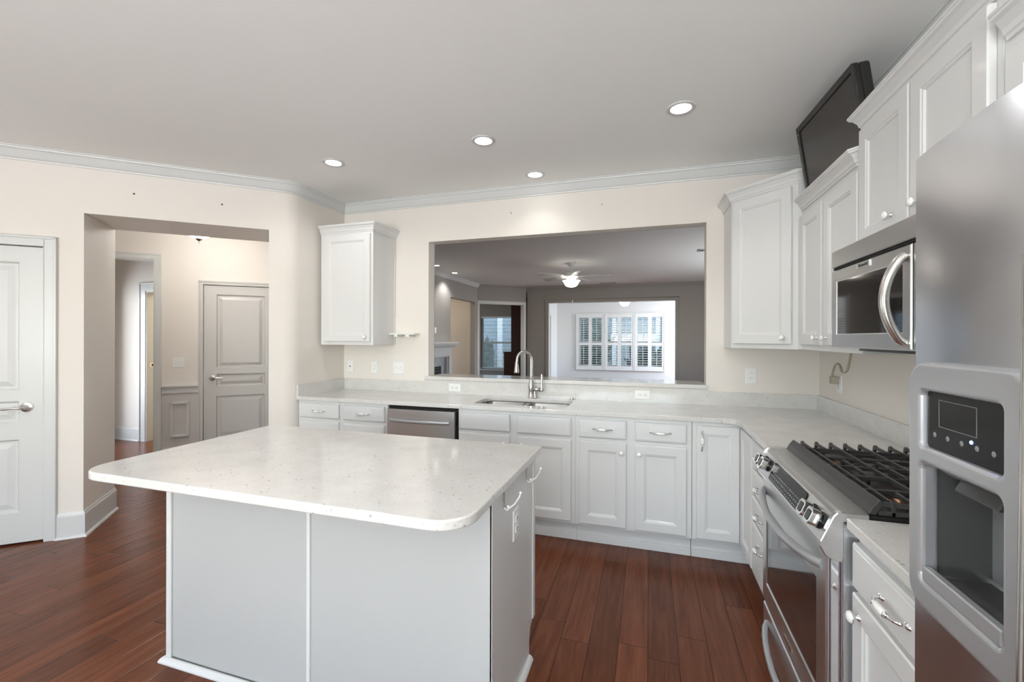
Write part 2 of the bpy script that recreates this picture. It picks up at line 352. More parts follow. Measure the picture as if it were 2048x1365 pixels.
def sweep(path, prof, k, mb=None, closed=False):
    """profile (offset to the right of travel, z) along a 2d path with mitred corners"""
    mb = mb or MB(); n = len(path); P = [Vector(p) for p in path]; rings = []
    for i in range(n):
        a = P[i]-P[i-1] if (i or closed) else P[1]-P[0]; b = P[(i+1) % n]-P[i] if (i < n-1 or closed) else a
        if i == 0 and not closed: a = b
        a = a.normalized(); b = b.normalized(); na = Vector((a.y, -a.x)); nb = Vector((b.y, -b.x)); m = (na+nb)
        m = m.normalized(); s_ = 1/max(m.dot(na), .2)
        rings.append([(P[i].x+m.x*o*s_, P[i].y+m.y*o*s_, z) for o, z in prof])
    q = len(prof); vs = [v for r in rings for v in r]; fs = []
    for i in range(n if closed else n-1):
        for j in range(q): c = ((i+1) % n)*q; fs.append((i*q+j, i*q+(j+1) % q, c+(j+1) % q, c+j))
    mb.add(vs, fs, k)
    if not closed: mb.add(rings[0], [tuple(range(q))], k); mb.add(rings[-1], [tuple(range(q))[::-1]], k)
    return mb
def frame_T(p, d):
    """local x along d, local y away from the viewer (left of d), origin p"""
    a = math.atan2(d[1], d[0]); return Matrix.Translation((p[0], p[1], 0)) @ Matrix.Rotation(a, 4, 'Z')

# ------------------------------------------------------------------ geometry constants
YW, XL, XR, HC = 3.56, -2.826, 1.1425, 2.69
K = Vector((XL, 2.915)); DD = Vector((.75, .6614)).normalized(); A1 = math.atan2(DD.y, DD.x)
T1 = frame_T(K, DD)                       # kitchen's angled wall: x = s (to the right), y = n (depth into the hall)
def sp(s, n): v = T1 @ Vector((s, n, 0)); return (v.x, v.y)
def wallbox(mb, T, s0, s1, n0, n1, k, openings=(), z0=0, z1=HC):
    cur = s0
    for (a, b, za, zb) in sorted(openings):
        if a > cur: mb.box(cur, n0, z0, a, n1, z1, k, T)
        if za > z0: mb.box(a, n0, z0, b, n1, za, k, T)
        if zb < z1: mb.box(a, n0, zb, b, n1, z1, k, T)
        cur = b
    if cur < s1: mb.box(cur, n0, z0, s1, n1, z1, k, T)
    return mb
I4 = Matrix.Identity(4)

# ------------------------------------------------------------------ shell
struct(MB().box(-9, -3.5, -.1, 3.2, 14, 0, 'floor'), 'floor', label='dark reddish hardwood plank floor')
struct(MB().box(-9, -3.5, HC, 3.2, 14, HC+.1, 'ceil'), 'ceiling', label='flat off-white painted ceiling')
# back wall with the pass-through
LXX = -3.88
OX0, OX1, OZ0, OZ1 = -1.912, .413, 1.03, 2.282
mb = MB()
wallbox(mb, I4, XL-.12, XR+.12, YW, YW+.112, 'wall', [(OX0, OX1, OZ0, OZ1)])
wallbox(mb, I4, XL-.12, 2.7, YW+.112, YW+.12, 'wall_lr', [(OX0, OX1, OZ0, OZ1)])
mb.prism([(-3.80, YW+.06), (XL-.12, YW+.06), (XL-.12, YW+.12), (-3.88, YW+.12)], 0, HC, 'wall_lr')
struct(mb, 'wall_back', label='beige back wall with wide pass-through opening')
struct(MB().box(XR, -3.3, 0, XR+.12, YW, HC, 'wall'), 'wall_right', label='beige wall behind the range and the refrigerator')
CB = .07; ca_ = Vector(sp(-CB, 0)); cb_ = Vector((XL, 2.915+CB))
CARC = [tuple(ca_.lerp(K, t).lerp(K.lerp(cb_, t), t)) for t in [i/7 for i in range(8)]]
struct(MB().prism(CARC+[(XL, YW), (XL-.12, YW), (XL-.12, 3.02), (XL-.12, 2.93)], 0, HC, 'wall'), 'wall_side', label='short beige wall left of the back counter')
# angled wall with closet door and deep hall opening
CB0 = .07; WT = .52; SD0, SD1 = -2.345, -1.527; SO0, SO1 = -1.322, -.173; OH = 2.287
mb = wallbox(MB(), T1, -3.1, SO0, 0, .12, 'wall', [(SD0, SD1, 0, 2.03)])
mb.box(SD1+.12, .12, 0, SO0, WT, HC, 'wall', T1)
mb.box(SO0, 0, OH, SO1, WT, HC, 'wall', T1)
mb.box(SO1, 0, 0, -CB0, .12, HC, 'wall', T1); mb.box(SO1, .12, 0, SO1+.12, WT, HC, 'wall', T1)
struct(mb, 'wall_left', label='beige angled wall with closet door and deep hall opening')
c0 = sp(-3.1, 0)
mb = MB(); wallbox(mb, frame_T((c0[0], -3.3), (0, 1)), 0, c0[1]+3.3, 0, .12, 'wall', [(.8, 3.4, .4, 2.3)])
struct(mb, 'wall_far_left', label='beige wall with added window behind the viewer')
mb = MB(); wallbox(mb, frame_T((-5.3, -3.3), (1, 0)), 0, 6.6, -.12, 0, 'wall', [(2.45, 6.25, .4, 2.3)])
struct(mb, 'wall_rear', label='beige rear wall with a wide added window')
# closet behind the door (dark) is closed by its back
mb = MB().box(SD0-.1, .6, 0, SD1+.12, .66, HC, 'wall', T1).box(SD0-.16, .12, 0, SD0-.1, .66, HC, 'wall', T1)
struct(mb, 'wall_closet', label='inner closet wall behind the white door')

# hall beyond
NH = 2.09; HO1 = -1.49; HD0, HD1 = -1.035, -.275
mb = wallbox(MB(), T1, -3.4, .40, NH, NH+.1, 'wall', [(-2.9, HO1, 0, 2.29), (HD0, HD1, 0, 2.03)])
struct(mb, 'wall_hall', label='beige hall wall with grey door and cased opening')
struct(MB().box(-3.4, .12, 0, -3.3, NH, HC, 'wall', T1), 'wall_hall_start', label='beige start wall of the hall')
struct(MB().box(HD0-.1, NH+.5, 0, HD1+.1, NH+.55, HC, 'dark', T1), 'wall_cupboard', label='dark back of the hall cupboard')
# room past the hall
YB = 4.13; BX0, BX1 = -6.452, -5.70
mb = wallbox(MB(), I4, -7.09, -5.2, YB, YB+.12, 'wall', [(BX0, BX1, 0, 2.03)])
struct(mb, 'wall_entry', label='white-lit wall past the hall with door opening')
mb = wallbox(MB(), frame_T((-7.09, 0.4), (0, 1)), 0, YB-.4, 0, .12, 'wall', [(2.62, 3.42, 0, 2.03)])
struct(mb, 'wall_entry_side', label='beige side wall of the entry')
mb = wallbox(MB(), frame_T((-8.3, .2), (0, 1)), 0, 5, -.12-.1, -.1, 'wall_sun', [(.7, 3.3, .5, 2.4)])
struct(mb, 'wall_entry_window', label='pale wall with daylight window left of the entry')
# bathroom past the second door
mb = MB().box(-7.0, 6.2, 0, -5.0, 6.3, HC, 'bath').box(-5.15, YB+.12, 0, -5.05, 6.2, HC, 'bath').box(-7.4, YB+.12, 0, -7.3, 6.2, HC, 'bath')
struct(mb, 'wall_bathroom', label='warm cream bathroom walls')
area('bathroom_ceiling_light', (-6.2, 5.2, 2.6), (0, 0, 0), .5, .5, 28, (1, .88, .66))

# living room
YF = 10.6; LX = -3.88
P1 = Vector((LX, 9.64)); P2 = Vector((-2.92, 10.49))
struct(wallbox(MB(), frame_T((LX, YW+.12), (0, 1)), .12, P1.y-YW-.12, 0, .12, 'wall_lr', [(8.16-YW-.12, 9.48-YW-.12, 0, 2.245)]).prism([(LX, YW+.12), (LX, YW+.24), (LX-.12, YW+.24)], 0, HC, 'wall_lr'), 'wall_living_left', label='pale living room wall with fireplace and niche opening')
T2 = frame_T(P1, P2-P1); L2 = (P2-P1).length
struct(wallbox(MB(), T2, 0, L2, 0, .12, 'wall_lr', [(.05, L2-.07, 0, 2.24)]), 'wall_living_angled', label='greige angled wall with cased opening')
mb = wallbox(MB(), I4, P2.x, 2.7, YF, YF+.12, 'wall_lr', [(-2.372, .595, 0, 2.285)])
struct(mb, 'wall_living_far', label='grey far living room wall with sunroom opening')
mb = wallbox(MB(), frame_T((2.6, YF+.1), (0, -1)), 0, YF-YW, 0, .12, 'wall_lr', [(2.4, 4.4, .55, 2.25)])
struct(mb, 'wall_living_right', label='grey living room wall right of the pass-through')
struct(MB().box(-5.2, 8.0, 0, -5.1, 10.3, HC, 'wall').box(-5.2, 9.6, 0, LX-.12, 9.7, HC, 'wall').box(-5.2, 7.9, 0, LX-.12, 8.0, HC, 'wall'), 'wall_niche', label='beige walls inside the niche corridor')
area('niche_corridor_light', (-4.5, 8.5, 2.62), (0, 0, 0), .25, .25, 4.5, (1, .88, .70))
# sunroom
YS = 13.5; SX = -2.745
struct(wallbox(MB(), I4, SX-.1, 2.1, YS, YS+.14, 'wall_sun', [(-2.06, .40, .53, 2.08)]), 'wall_sunroom', label='pale sunroom wall with three shuttered windows')
struct(wallbox(MB(), frame_T((SX, YF+.12), (0, 1)), 0, YS-YF-.12, 0, .1, 'wall_sun', [(.9, 1.8, 0, 2.06)]), 'wall_sunroom_left', label='pale sunroom side wall with glazed door')
struct(wallbox(MB(), frame_T((2.0, YS), (0, -1)), 0, YS-YF-.12, 0, .12, 'wall_sun', [(.2, 2.5, .5, 2.35)]), 'wall_sunroom_right', label='pale sunroom wall with added window')
# study behind the angled opening
YT = 12.0
struct(wallbox(MB(), I4, -6.7, SX-.1, YT, YT+.12, 'wall_lr', [(-4.72, -3.70, .5, 2.05)]), 'wall_study', label='greige study wall with blind-covered window')
struct(wallbox(MB(), frame_T((-6.6, 9.7), (0, 1)), 0, 2.4, 0, .1, 'wall_lr', [(.7, 1.9, .6, 2.2)]), 'wall_study_left', label='greige study wall with a window')

# ------------------------------------------------------------------ mouldings
CROWN = [(0, HC-.085), (.010, HC-.085), (.012, HC-.074), (.020, HC-.070), (.028, HC-.058), (.046, HC-.026), (.052, HC-.020), (.058, HC-.018), (.060, HC-.008), (.068, HC-.006), (.068, HC), (0, HC)]
struct(sweep([sp(-3.1, 0)]+CARC+[(XL, YW), (XR, YW), (XR, -3.3)], CROWN, 'trim'), 'trim_1', label='white crown moulding around the kitchen ceiling')
struct(sweep([(LX, YW+.12), tuple(P1)], CROWN, 'trim'), 'trim_2', label='white crown moulding above the fireplace wall')
struct(sweep([tuple(P1), tuple(P2), (2.6, YF)], [(a*.6, HC-(HC-z)*.6) for a, z in CROWN], 'wall_lr'), 'trim_13', label='greige painted moulding on the far living room walls')
BASE = [(0, 0), (0, .178), (.006, .178), (.009, .165), (.013, .158), (.014, .150), (.014, .018), (.024, .014), (.028, .004), (.028, 0)]
struct(sweep([sp(SD1+.064, 0), sp(SO0, 0), sp(SO0, WT)], BASE, 'trim'), 'baseboard_left', label='white baseboard wrapping the hall opening jamb')
struct(sweep([(-7.09, 2.4), (-7.09, YB), (BX0-.115, YB)], BASE, 'trim'), 'baseboard_entry', label='white baseboard past the hall')
struct(sweep([sp(HO1+.065, NH), sp(HD0-.045, NH)], [(0, 0), (0, .15), (.01, .145), (.014, .13), (.014, 0)], 'trimh'), 'baseboard_hall', label='greige hall baseboard')
# chair rail + picture-frame panel in the hall
mb = sweep([sp(HO1+.065, NH), sp(HD0-.045, NH)], [(0, .765), (.014, .765), (.018, .79), (.008, .795), (.010, .825), (.034, .84), (.034, .855), (0, .86)], 'trim')
pa, pb, za, zb = -1.345, -1.165, .26, .665
for (x0, z0, x1, z1) in ((pa, za, pb, za+.028), (pa, zb-.028, pb, zb), (pa, za, pa+.028, zb), (pb-.028, za, pb, zb)):
    mb.box(x0, NH-.018, z0, x1, NH, z1, 'trim', T1)
    mb.box(x0+.009, NH-.028, z0+.009, x1-.009, NH-.016, z1-.009, 'trim', T1)
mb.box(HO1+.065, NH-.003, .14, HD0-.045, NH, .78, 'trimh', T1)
struct(mb, 'trim_3', bev=.003, label='white chair rail and wainscot frame in the hall')

def casing(mb, T, a, b, z, y, w=.066, k='trim', side=-1, bottoms=0):
    for (x0, x1) in ((a-w, a), (b, b+w)):
        mb.box(x0, y, bottoms, x1, y-.016, z+w, k, T)
        xo = x0 if x0 < a else x1
        mb.box(xo-.0 if x0 < a else xo-.016, y-.016, bottoms, xo+.016 if x0 < a else xo, y-.024, z+w, k, T)
    mb.box(a, y, z, b, y-.016, z+w, k, T); mb.box(a-w, y-.016, z+w-.016, b+w, y-.024, z+w, k, T)
    return mb
struct(casing(MB(), T1, SD0, SD1, 2.03, 0), 'trim_4', bev=.003, label='white casing around the closet door')
struct(casing(MB(), T1, HD0, HD1, 2.03, NH, .045, 'trimh'), 'trim_5', bev=.003, label='casing around the hall door')
struct(casing(MB(), T1, -2.9, HO1, 2.29, NH, .062).box(HO1-.012, NH-.01, 0, HO1, NH+.11, 2.29, 'trim', T1).box(-2.9, NH-.01, 2.278, HO1, NH+.11, 2.29, 'trim', T1), 'trim_6', bev=.003, label='white casing around the hall opening')
struct(casing(MB(), I4, BX0, BX1, 2.03, YB, .11).box(BX0, YB-.01, 0, BX0+.018, YB+.13, 2.03, 'trim').box(BX0, YB-.01, 2.012, BX1, YB+.13, 2.03, 'trim'), 'trim_7', bev=.003, label='white casing around the bathroom door opening')
Te = frame_T((-7.09, 0.4), (0, 1))
struct(MB().box(3.42, -.02, 0, 3.54, 0, 2.14, 'trim', Te).box(2.5, -.02, 0, 2.62, 0, 2.14, 'trim', Te).box(2.62, -.02, 2.03, 3.42, 0, 2.14, 'trim', Te), 'trim_8', bev=.003, label='white casing at the entry side door')
struct(casing(MB(), T2, .05, L2-.07, 2.24, 0, .06).box(L2-.085, 0, 0, L2-.07, .13, 2.24, 'trim', T2).box(.05, 0, 2.225, L2-.07, .13, 2.24, 'trim', T2), 'trim_9', bev=.003, label='white casing around the study opening')
struct(casing(MB(), I4, -2.372, .595, 2.285, YF, .07, 'wall_lr').box(-2.372, YF, 0, -2.36, YF+.13, 2.285, 'trim').box(.583, YF, 0, .595, YF+.13, 2.285, 'trim').box(-2.372, YF, 2.273, .595, YF+.13, 2.285, 'trim'), 'trim_10', bev=.003, label='casing around the sunroom opening')

DOORPROF = [(.005, .007), (.012, .016), (.026, .016), (.060, .005)]
def lever(parent, x, z, y=0, dr=-1):
    T = Matrix.Translation((x, y, z)) @ Matrix.Rotation(pi/2, 4, 'X')
    m = MB().lathe([(.0, .033), (.008, .033), (.013, .028), (.016, .012), (.032, .008), (.034, .003), (.034, 0)], 'nickel', 24, T)
    m.tube([(x, y-.022, z), (x, y-.05, z), (x+dr*.012, y-.058, z), (x+dr*.05, y-.058, z+.002), (x+dr*.09, y-.056, z-.003), (x+dr*.118, y-.055, z-.001)], [.009, .009, .009, .007, .0085, .005], 'nickel', 10)
    return m.build('door_handle', parent, label='satin nickel lever handle')
def panel_door(name, T, a, b, ztop, label, y=0., hinge='r', k='trim', lev=.0, dr=-1):
    ang = T.to_euler().z; loc = T @ Vector((a+.004, y, .012)); o = thing(name, label, 'door', loc, ang, kind='structure')
    w = b-a-.008; h = ztop-.018; m = MB(); st = .125
    rects = [(st, .205, w-st, .70), (st, .812, w-st, .960), (st, 1.035, w-st, 1.905)]
    m.relief(w, h, .035, rects, DOORPROF, k, .002); m.build('door_panel', o)
    lever(o, lev, .918, 0, dr)
    MB().box(w-.001 if lev > w/2 else -.003, -.001, .86, w+.003 if lev > w/2 else .001, .03, .97, 'nickel').build('latch', o)
    return o
panel_door('door_1', T1, SD0, SD1, 2.03, 'white four-panel closet door with nickel lever at the left edge', .004, lev=(SD1-SD0)-.095, dr=-1)
panel_door('door_2', T1, HD0, HD1, 2.03, 'panelled hall door seen through the deep opening', NH+.004, lev=.085, dr=1, k='trimh')
struct(MB().box(SD0-.02, .0, .0, SD0, .12, 2.03, 'trim', T1).box(SD1, 0, 0, SD1+.02, .12, 2.03, 'trim', T1).box(SD0, .05, 2.012, SD1, .12, 2.03, 'trim', T1), 'trim_11', label='closet door jamb')
# strike plate on the bathroom jamb
tag(MB().box(BX0+.018, YB+.03, 1.0, BX0+.0205, YB+.10, 1.06, 'nickel').box(BX0+.019, YB+.055, 1.015, BX0+.0215, YB+.08, 1.045, 'dark').build('strike_plate'), 'small nickel strike plate on the bathroom door jamb', 'strike plate')
# bath: white ledge and tub
o = thing('bathtub', 'white bathtub glimpsed through the farthest door', 'bathtub', (-6.3, 5.6, 0))
MB().box(-.55, -.3, 0, 1.1, .45, .52, 'porc').build('tub', o, bev=.03)
tag(MB().box(-6.95, 6.10, 1.92, -5.2, 6.2, 2.0, 'trim').box(-6.95, 6.14, 1.80, -5.2, 6.2, 1.86, 'trim').build('bathroom_rail', bev=.004), 'white rail high on the cream bathroom wall', 'rail')

# small wall details
nail = MB().tube([(0, 0, 0), (0, -.012, .002), (0, -.02, .010)], [.0022, .0022, .0016], 'rubber', 6).mesh('wall_nail')
for (x, z, lab) in ((-1.122, 2.473, 'small dark nail high on the wall above the left of the pass-through'), (-.359, 2.478, 'small dark nail high on the wall above the right of the pass-through')):
    o = bpy.data.objects.new('wall_nail', nail); COL.objects.link(o); o.location = (x, YW, z); tag(o, lab, 'nail', 'nails above the pass-through')
hole = MB().lathe([(0, .001), (.006, .001), (.007, 0)], 'rubber', 10).mesh('wall_anchor')
for (s, z, lab) in ((-1.043, 2.462, 'small wall anchor above the left part of the hall opening'), (-.497, 2.454, 'small wall anchor above the right part of the hall opening')):
    o = bpy.data.objects.new('wall_anchor', hole); COL.objects.link(o); p = sp(s, 0); o.location = (p[0], p[1], z); o.rotation_euler = (pi/2, 0, A1); tag(o, lab, 'wall anchor', 'anchors above the hall opening')

# ------------------------------------------------------------------ electrical plates
def plate(name, w, h, label, cat, loc, rz, kind, group=None, horiz=False):
    o = thing(name, label, cat, loc, rz, group)
    m = MB().relief(w, h, .005, [], [], 'white', .003, -w/2, -h/2, -.005); m.build('cover_plate', o, bev=.001)
    def dup_out(cx, cz, rot):
        f = MB(); T = Matrix.Translation((cx, -.005, cz)) @ Matrix.Rotation(rot, 4, 'Y')
        f.prism([(x, z) for x, z in rrect(-.016, -.0135, .016, .0135, .006, 4)], -.0035, 0, 'white', 'y', T)
        for x in (-.006, .006): f.box(x-.0013, -.0042, .0, x+.0013, -.0034, .008, 'mark', T)
        f.box(-.0022, -.0042, -.009, .0022, -.0034, -.0045, 'mark', T); f.build('receptacle', o)
    if kind == 'duplex':
        if horiz: dup_out(-.02, 0, pi/2); dup_out(.02, 0, pi/2)
        else: dup_out(0, -.02, 0); dup_out(0, .02, 0)
    elif kind == 'decora':
        f = MB().box(-.017, -.0075, -.034, .017, -.005, .034, 'white')
        for z in (-.017, .017):
            for x in (-.005, .005): f.box(x-.001, -.0085, z, x+.001, -.0074, z+.006, 'mark')
        f.build('receptacle', o)
    elif kind == 'blank': MB().lathe([(0, .009), (.004, .008), (.006, .003), (.006, 0)], 'mark', 12, Matrix.Translation((0, -.0045, 0)) @ Matrix.Rotation(pi/2, 4, 'X')).build('jack', o)
    elif kind.startswith('toggle'):
        n = int(kind[-1])
        for i in range(n):
            x = (i-(n-1)/2)*.046; f = MB().box(x-.005, -.0062, -.012, x+.005, -.005, .012, 'white'); f.box(x-.0035, -.017, -.002, x+.0035, -.005, .008, 'white'); f.build('toggle', o, bev=.0008)
    return o
plate('jack_plate', .07, .115, 'white jack plate on the wall nearest the left corner under the small cabinet', 'wall plate', (-2.752, YW, 1.132), 0, 'blank')
plate('wall_outlet', .07, .115, 'white rocker-style outlet between the jack plate and the double switch', 'outlet', (-2.482, YW, 1.128), 0, 'decora', 'outlets on the back wall')
plate('light_switch', .117, .115, 'white double switch plate under the small wall shelf', 'light switch', (-2.222, YW, 1.129), 0, 'toggle2', 'switch plates')
plate('wall_outlet', .072, .118, 'white vertical outlet on the wall under the corner wall cabinet', 'outlet', (.715, YW, 1.137), 0, 'decora', 'outlets on the back wall')
plate('wall_outlet', .117, .07, 'white horizontal outlet in the backsplash left of the faucet', 'outlet', (-1.638, YW-.021, .967), 0, 'duplex', 'outlets in the quartz backsplash', True)
plate('wall_outlet', .117, .07, 'white horizontal outlet in the backsplash right of the sink', 'outlet', (-.044, YW-.021, .969), 0, 'duplex', 'outlets in the quartz backsplash', True)
p = sp(-1.272, NH); plate('light_switch', .115, .115, 'double switch plate on the hall wall above the chair rail', 'light switch', (p[0], p[1], 1.116), A1, 'toggle2', 'switch plates')
plate('wall_outlet', .07, .115, 'white outlet with plugged cord on the right wall', 'outlet', (XR, 3.215, 1.125), -pi/2, 'duplex')
o = plate('wall_outlet', .07, .115, 'small outlet low on the sunroom wall left of the shutters', 'outlet', (-2.25, YS, .42), 0, 'duplex')

# ------------------------------------------------------------------ cabinet parts
PROF = [(.004, .003), (.010, .004), (.014, .009), (.018, .010)]
def knob_mesh():
    T = Matrix.Rotation(pi/2, 4, 'X'); m = MB()
    m.lathe([(.009, 0), (.009, .002), (.005, .005), (.004, .012), (.0055, .016), (.0115, .0175), (.0165, .0185), (.0165, .021)], 'chrome', 20, T)
    m.lathe([(.0155, .0205), (.0155, .023), (.012, .028), (.006, .0305), (0, .031)], 'porc', 20, T)
    return m.mesh('knob')
def pull_mesh():
    m = MB()
    for s_ in (-1, 1):
        m.lathe([(.0, .008), (.006, .007), (.009, .003), (.010, 0)], 'chrome', 14, Matrix.Translation((s_*.056, 0, 0)) @ Matrix.Rotation(pi/2, 4, 'X'), sx=1.5, sy=.8)
        m.tube([(s_*.056, -.002, 0), (s_*.052, -.016, 0), (s_*.044, -.023, 0), (s_*.034, -.026, 0), (s_*.024, -.028, 0)], [.006, .0045, .004, .0045, .006], 'chrome', 10)
        m.lathe([(.0072, -.003), (.0085, 0), (.0072, .003)], 'chrome', 14, Matrix.Translation((s_*.025, -.028, 0)) @ Matrix.Rotation(pi/2, 4, 'Y'))
    m.tube([(-.024, -.028, 0), (-.016, -.029, 0), (0, -.03, 0), (.016, -.029, 0), (.024, -.028, 0)], [.0062, .0085, .0095, .0085, .0062], 'porc', 14)
    return m.mesh('handle')
KNOB, PULL = knob_mesh(), pull_mesh()
def knob(parent, x, z, y=0):
    o = bpy.data.objects.new('knob', KNOB); COL.objects.link(o); o.parent = parent; o.location = (x, y, z); o['label'] = 'white porcelain knob on chrome stem'; return o
def pull(parent, x, z, y=0, vert=False):
    o = bpy.data.objects.new('handle', PULL); COL.objects.link(o); o.parent = parent; o.location = (x, y, z); o['label'] = 'chrome pull with white porcelain grip'
    if vert: o.rotation_euler = (0, pi/2, 0)
    return o
def cdoor(parent, x0, z0, x1, z1, kn=None, pl=None, y=-.02, stile=.058, name='door', k='cab'):
    m = MB(); w, h = x1-x0, z1-z0
    m.relief(w, h, .019, [(stile, stile, w-stile, h-stile)], PROF, k, .004)
    o = m.build(name, parent); o.location = (x0, y, z0)
    if kn: knob(o, kn[0]-x0, kn[1]-z0)
    if pl: pull(o, pl[0]-x0, pl[1]-z0, vert=pl[2] if len(pl) > 2 else False)
    return o
def cdrawer(parent, x0, z0, x1, z1, pl=True, y=-.02, name='drawer', k='cab'):
    m = MB(); w, h = x1-x0, z1-z0
    m.relief(w, h, .019, [(.009, .009, w-.009, h-.009)], [(.003, -.0015)], k, .005)
    o = m.build(name, parent); o.location = (x0, y, z0)
    if pl: pull(o, w/2, h/2)
    return o
CZ = .884
def carcass(o, w, depth, z0=.135, z1=CZ, k='cab', holes=()):
    MB().box(0, 0, z0, w, depth, z1, k).build('body', o, bev=.0015)
def toekick(o, w, x0=0, y=.065, d=.5):
    MB().box(x0, y, 0, w, y+d, .1345, 'cab').box(x0, y-.013, 0, w, y, .05, 'cab').build('toe_kick', o, bev=.003)
YFACE = 2.985; DEP = YW-YFACE-.002
B0 = XL+.002
# back run
c = thing('base_cabinet', 'white base cabinet with two columns of drawers at the left end of the back counter', 'cabinet', (B0, YFACE, 0), 0, 'base cabinets'); w = -1.957-B0
carcass(c, w, DEP); toekick(c, w)
for (a, b) in ((-2.804, -2.409), (-2.361, -1.979)):
    cdrawer(c, a-B0, .742, b-B0, .862); cdrawer(c, a-B0, .575, b-B0, .715); cdrawer(c, a-B0, .365, b-B0, .548); cdrawer(c, a-B0, .155, b-B0, .338)
bx = -1.350
c = thing('base_cabinet', 'white sink base cabinet right of the dishwasher with plain false drawer fronts', 'cabinet', (bx, YFACE, 0), 0, 'base cabinets')
w = -.4745-bx
mbb = MB().box(0, 0, .135, w, .018, CZ, 'cab').box(0, .018, .135, .018, DEP, CZ, 'cab').box(w-.018, .018, .135, w, DEP, CZ, 'cab').box(.018, .018, .135, w-.018, DEP, .153, 'cab').box(.018, DEP-.01, .153, w-.018, DEP, .68, 'cab')
mbb.build('body', c, bev=.001); toekick(c, w)
for (a, b, kx) in ((-1.339, -.946, -.985), (-.890, -.504, -.85)):
    cdrawer(c, a-bx, .735, b-bx, .860, False, name='false_drawer_front'); cdoor(c, a-bx, .155, b-bx, .712, kn=(kx-bx, .655))
bx = -.474
c = thing('base_cabinet', 'white base cabinet with two drawers over two doors right of the sink', 'cabinet', (bx, YFACE, 0), 0, 'base cabinets'); w = .2635-bx
carcass(c, w, DEP); toekick(c, w)
for (a, b, kx) in ((-.450, -.138, -.169), (-.085, .232, -.058)):
    cdrawer(c, a-bx, .738, b-bx, .860); cdoor(c, a-bx, .152, b-bx, .712, kn=(kx-bx, .652))
# corner cabinet (L shaped) with bifold doors
XF = .555
c = thing('corner_base_cabinet', 'white corner base cabinet with a folding door at the inner bend of the counter', 'cabinet', (.266, YFACE, 0), 0, 'base cabinets')
ox, oy = .266, YFACE
m = MB().prism([(0, 0), (XF-ox, 0), (XF-ox, 2.652-oy), (XR-.002-ox, 2.652-oy), (XR-.002-ox, DEP), (0, DEP)], .135, CZ, 'cab'); m.build('body', c, bev=.0015)
MB().prism([(0, .065), (XF+.065-ox, .065), (XF+.065-ox, 2.652-oy), (XR-.01-ox, 2.652-oy), (XR-.01-ox, .4), (0, .4)], 0, .1345, 'cab').box(0, .052, 0, XF+.06-ox, .065, .05, 'cab').build('toe_kick', c, bev=.002)
cdoor(c, .290-ox, .150, .536-ox, .860, pl=(.321-ox, .768, True), stile=.05)
d = cdoor(c, 0, 0, .295, .710, stile=.05); d.location = (.536-ox, 2.963-oy, .150); d.rotation_euler = (0, 0, -pi/2)
# right run
def runR(name, label, y0, y1):
    return thing(name, label, 'cabinet', (XF, y0, 0), -pi/2, 'base cabinets'), y0-y1
RD = XR-.002-XF
c, w = runR('base_cabinet', 'narrow white stack of four drawers left of the range', 2.6515, 2.207)
carcass(c, w, RD, z0=.135); toekick(c, w)
for (z0, z1) in ((.735, .862), (.585, .705), (.448, .563), (.155, .426)):
    d = cdrawer(c, .014, z0, w-.006, z1, False); pull(d, .200, (z1-z0)*(.55 if z0 > .2 else .72))
c, w = runR('base_cabinet', 'white base cabinet with drawer and door between range and refrigerator', 1.4325, .972)
carcass(c, w, RD, z0=.135); toekick(c, w)
d = cdrawer(c, .008, .729, w-.01, .851, False); pull(d, .22, .062)
cdoor(c, .008, .155, w-.01, .714, kn=(.055, .668))

# ------------------------------------------------------------------ dishwasher
c = thing('dishwasher', 'stainless dishwasher with curved bar handle under the back counter', 'dishwasher', (-1.953, YFACE, 0))
MB().box(.0, .012, .10, .60, .56, .882, 'black').build('body', c)
m = MB(); NX = 20
ys = lambda t: -.035-.010*(1-(2*t-1)**2)
vs = []; fs = []
for j, z in enumerate((.14, .858)):
    for i in range(NX+1): t = i/NX; vs.append((.008+.575*t, ys(t), z))
for j, z in enumerate((.14, .858)):
    vs += [(.008, .010, z), (.583, .010, z)]
for i in range(NX): fs.append((i, i+1, NX+1+i+1, NX+1+i))
n0 = 2*(NX+1); fs += [(0, NX+1, n0+2, n0), (NX, n0+1, n0+3, 2*NX+1), (n0, n0+2, n0+3, n0+1)]
fs += [tuple(range(NX+1))+(n0+1, n0), tuple(range(NX+1, 2*NX+2))+(n0+3, n0+2)]
m.add(vs, fs, 'steel'); m.build('door', c, bev=.002)
pth = [(.045+.50*t, -.047-.033*sin(pi*min(max(t, .0), 1))**.55-.0, .775) for t in [i/16 for i in range(17)]]
MB().tube(pth, .011, 'silverp', 12, sq=(1, 1.25)).build('handle', c, label='long bowed silver bar handle')
MB().box(.0, .02, .0, .60, .1, .10, 'blackm').build('kick_plate', c)

# ------------------------------------------------------------------ worktops
def arc(cx, cy, r, a0, a1, n=8): return [(cx+r*cos(a0+(a1-a0)*i/n), cy+r*sin(a0+(a1-a0)*i/n)) for i in range(n+1)]
CY, CX, CT = 2.956, .5226, .914
c = thing('countertop', 'speckled white quartz worktop running along the back wall and round the corner', 'countertop')
out = [(XL+.001, CY)]+arc(CX-.07, CY-.07, .07, pi/2, 0, 8)[0:0]+[(CX-.11, CY)]+arc(CX-.10, CY-.10, .10, pi/2, .12, 6)[1:]
out = [(XL+.001, CY), (CX-.085, CY), (CX-.045, CY-.006), (CX-.016, CY-.024), (CX-.003, CY-.055), (CX, CY-.09), (CX, 2.205), (XR-.001, 2.205), (XR-.001, YW-.001), (XL+.001, YW-.001)]
sink = rrect(-1.275, 3.075, -.560, 3.435, [.05, .05, .09, .11], 8)
shape2d('worktop', [out, sink], .029, .003, 'quartz', c, loc=(0, 0, CT-.0145))
SPT = 1.013
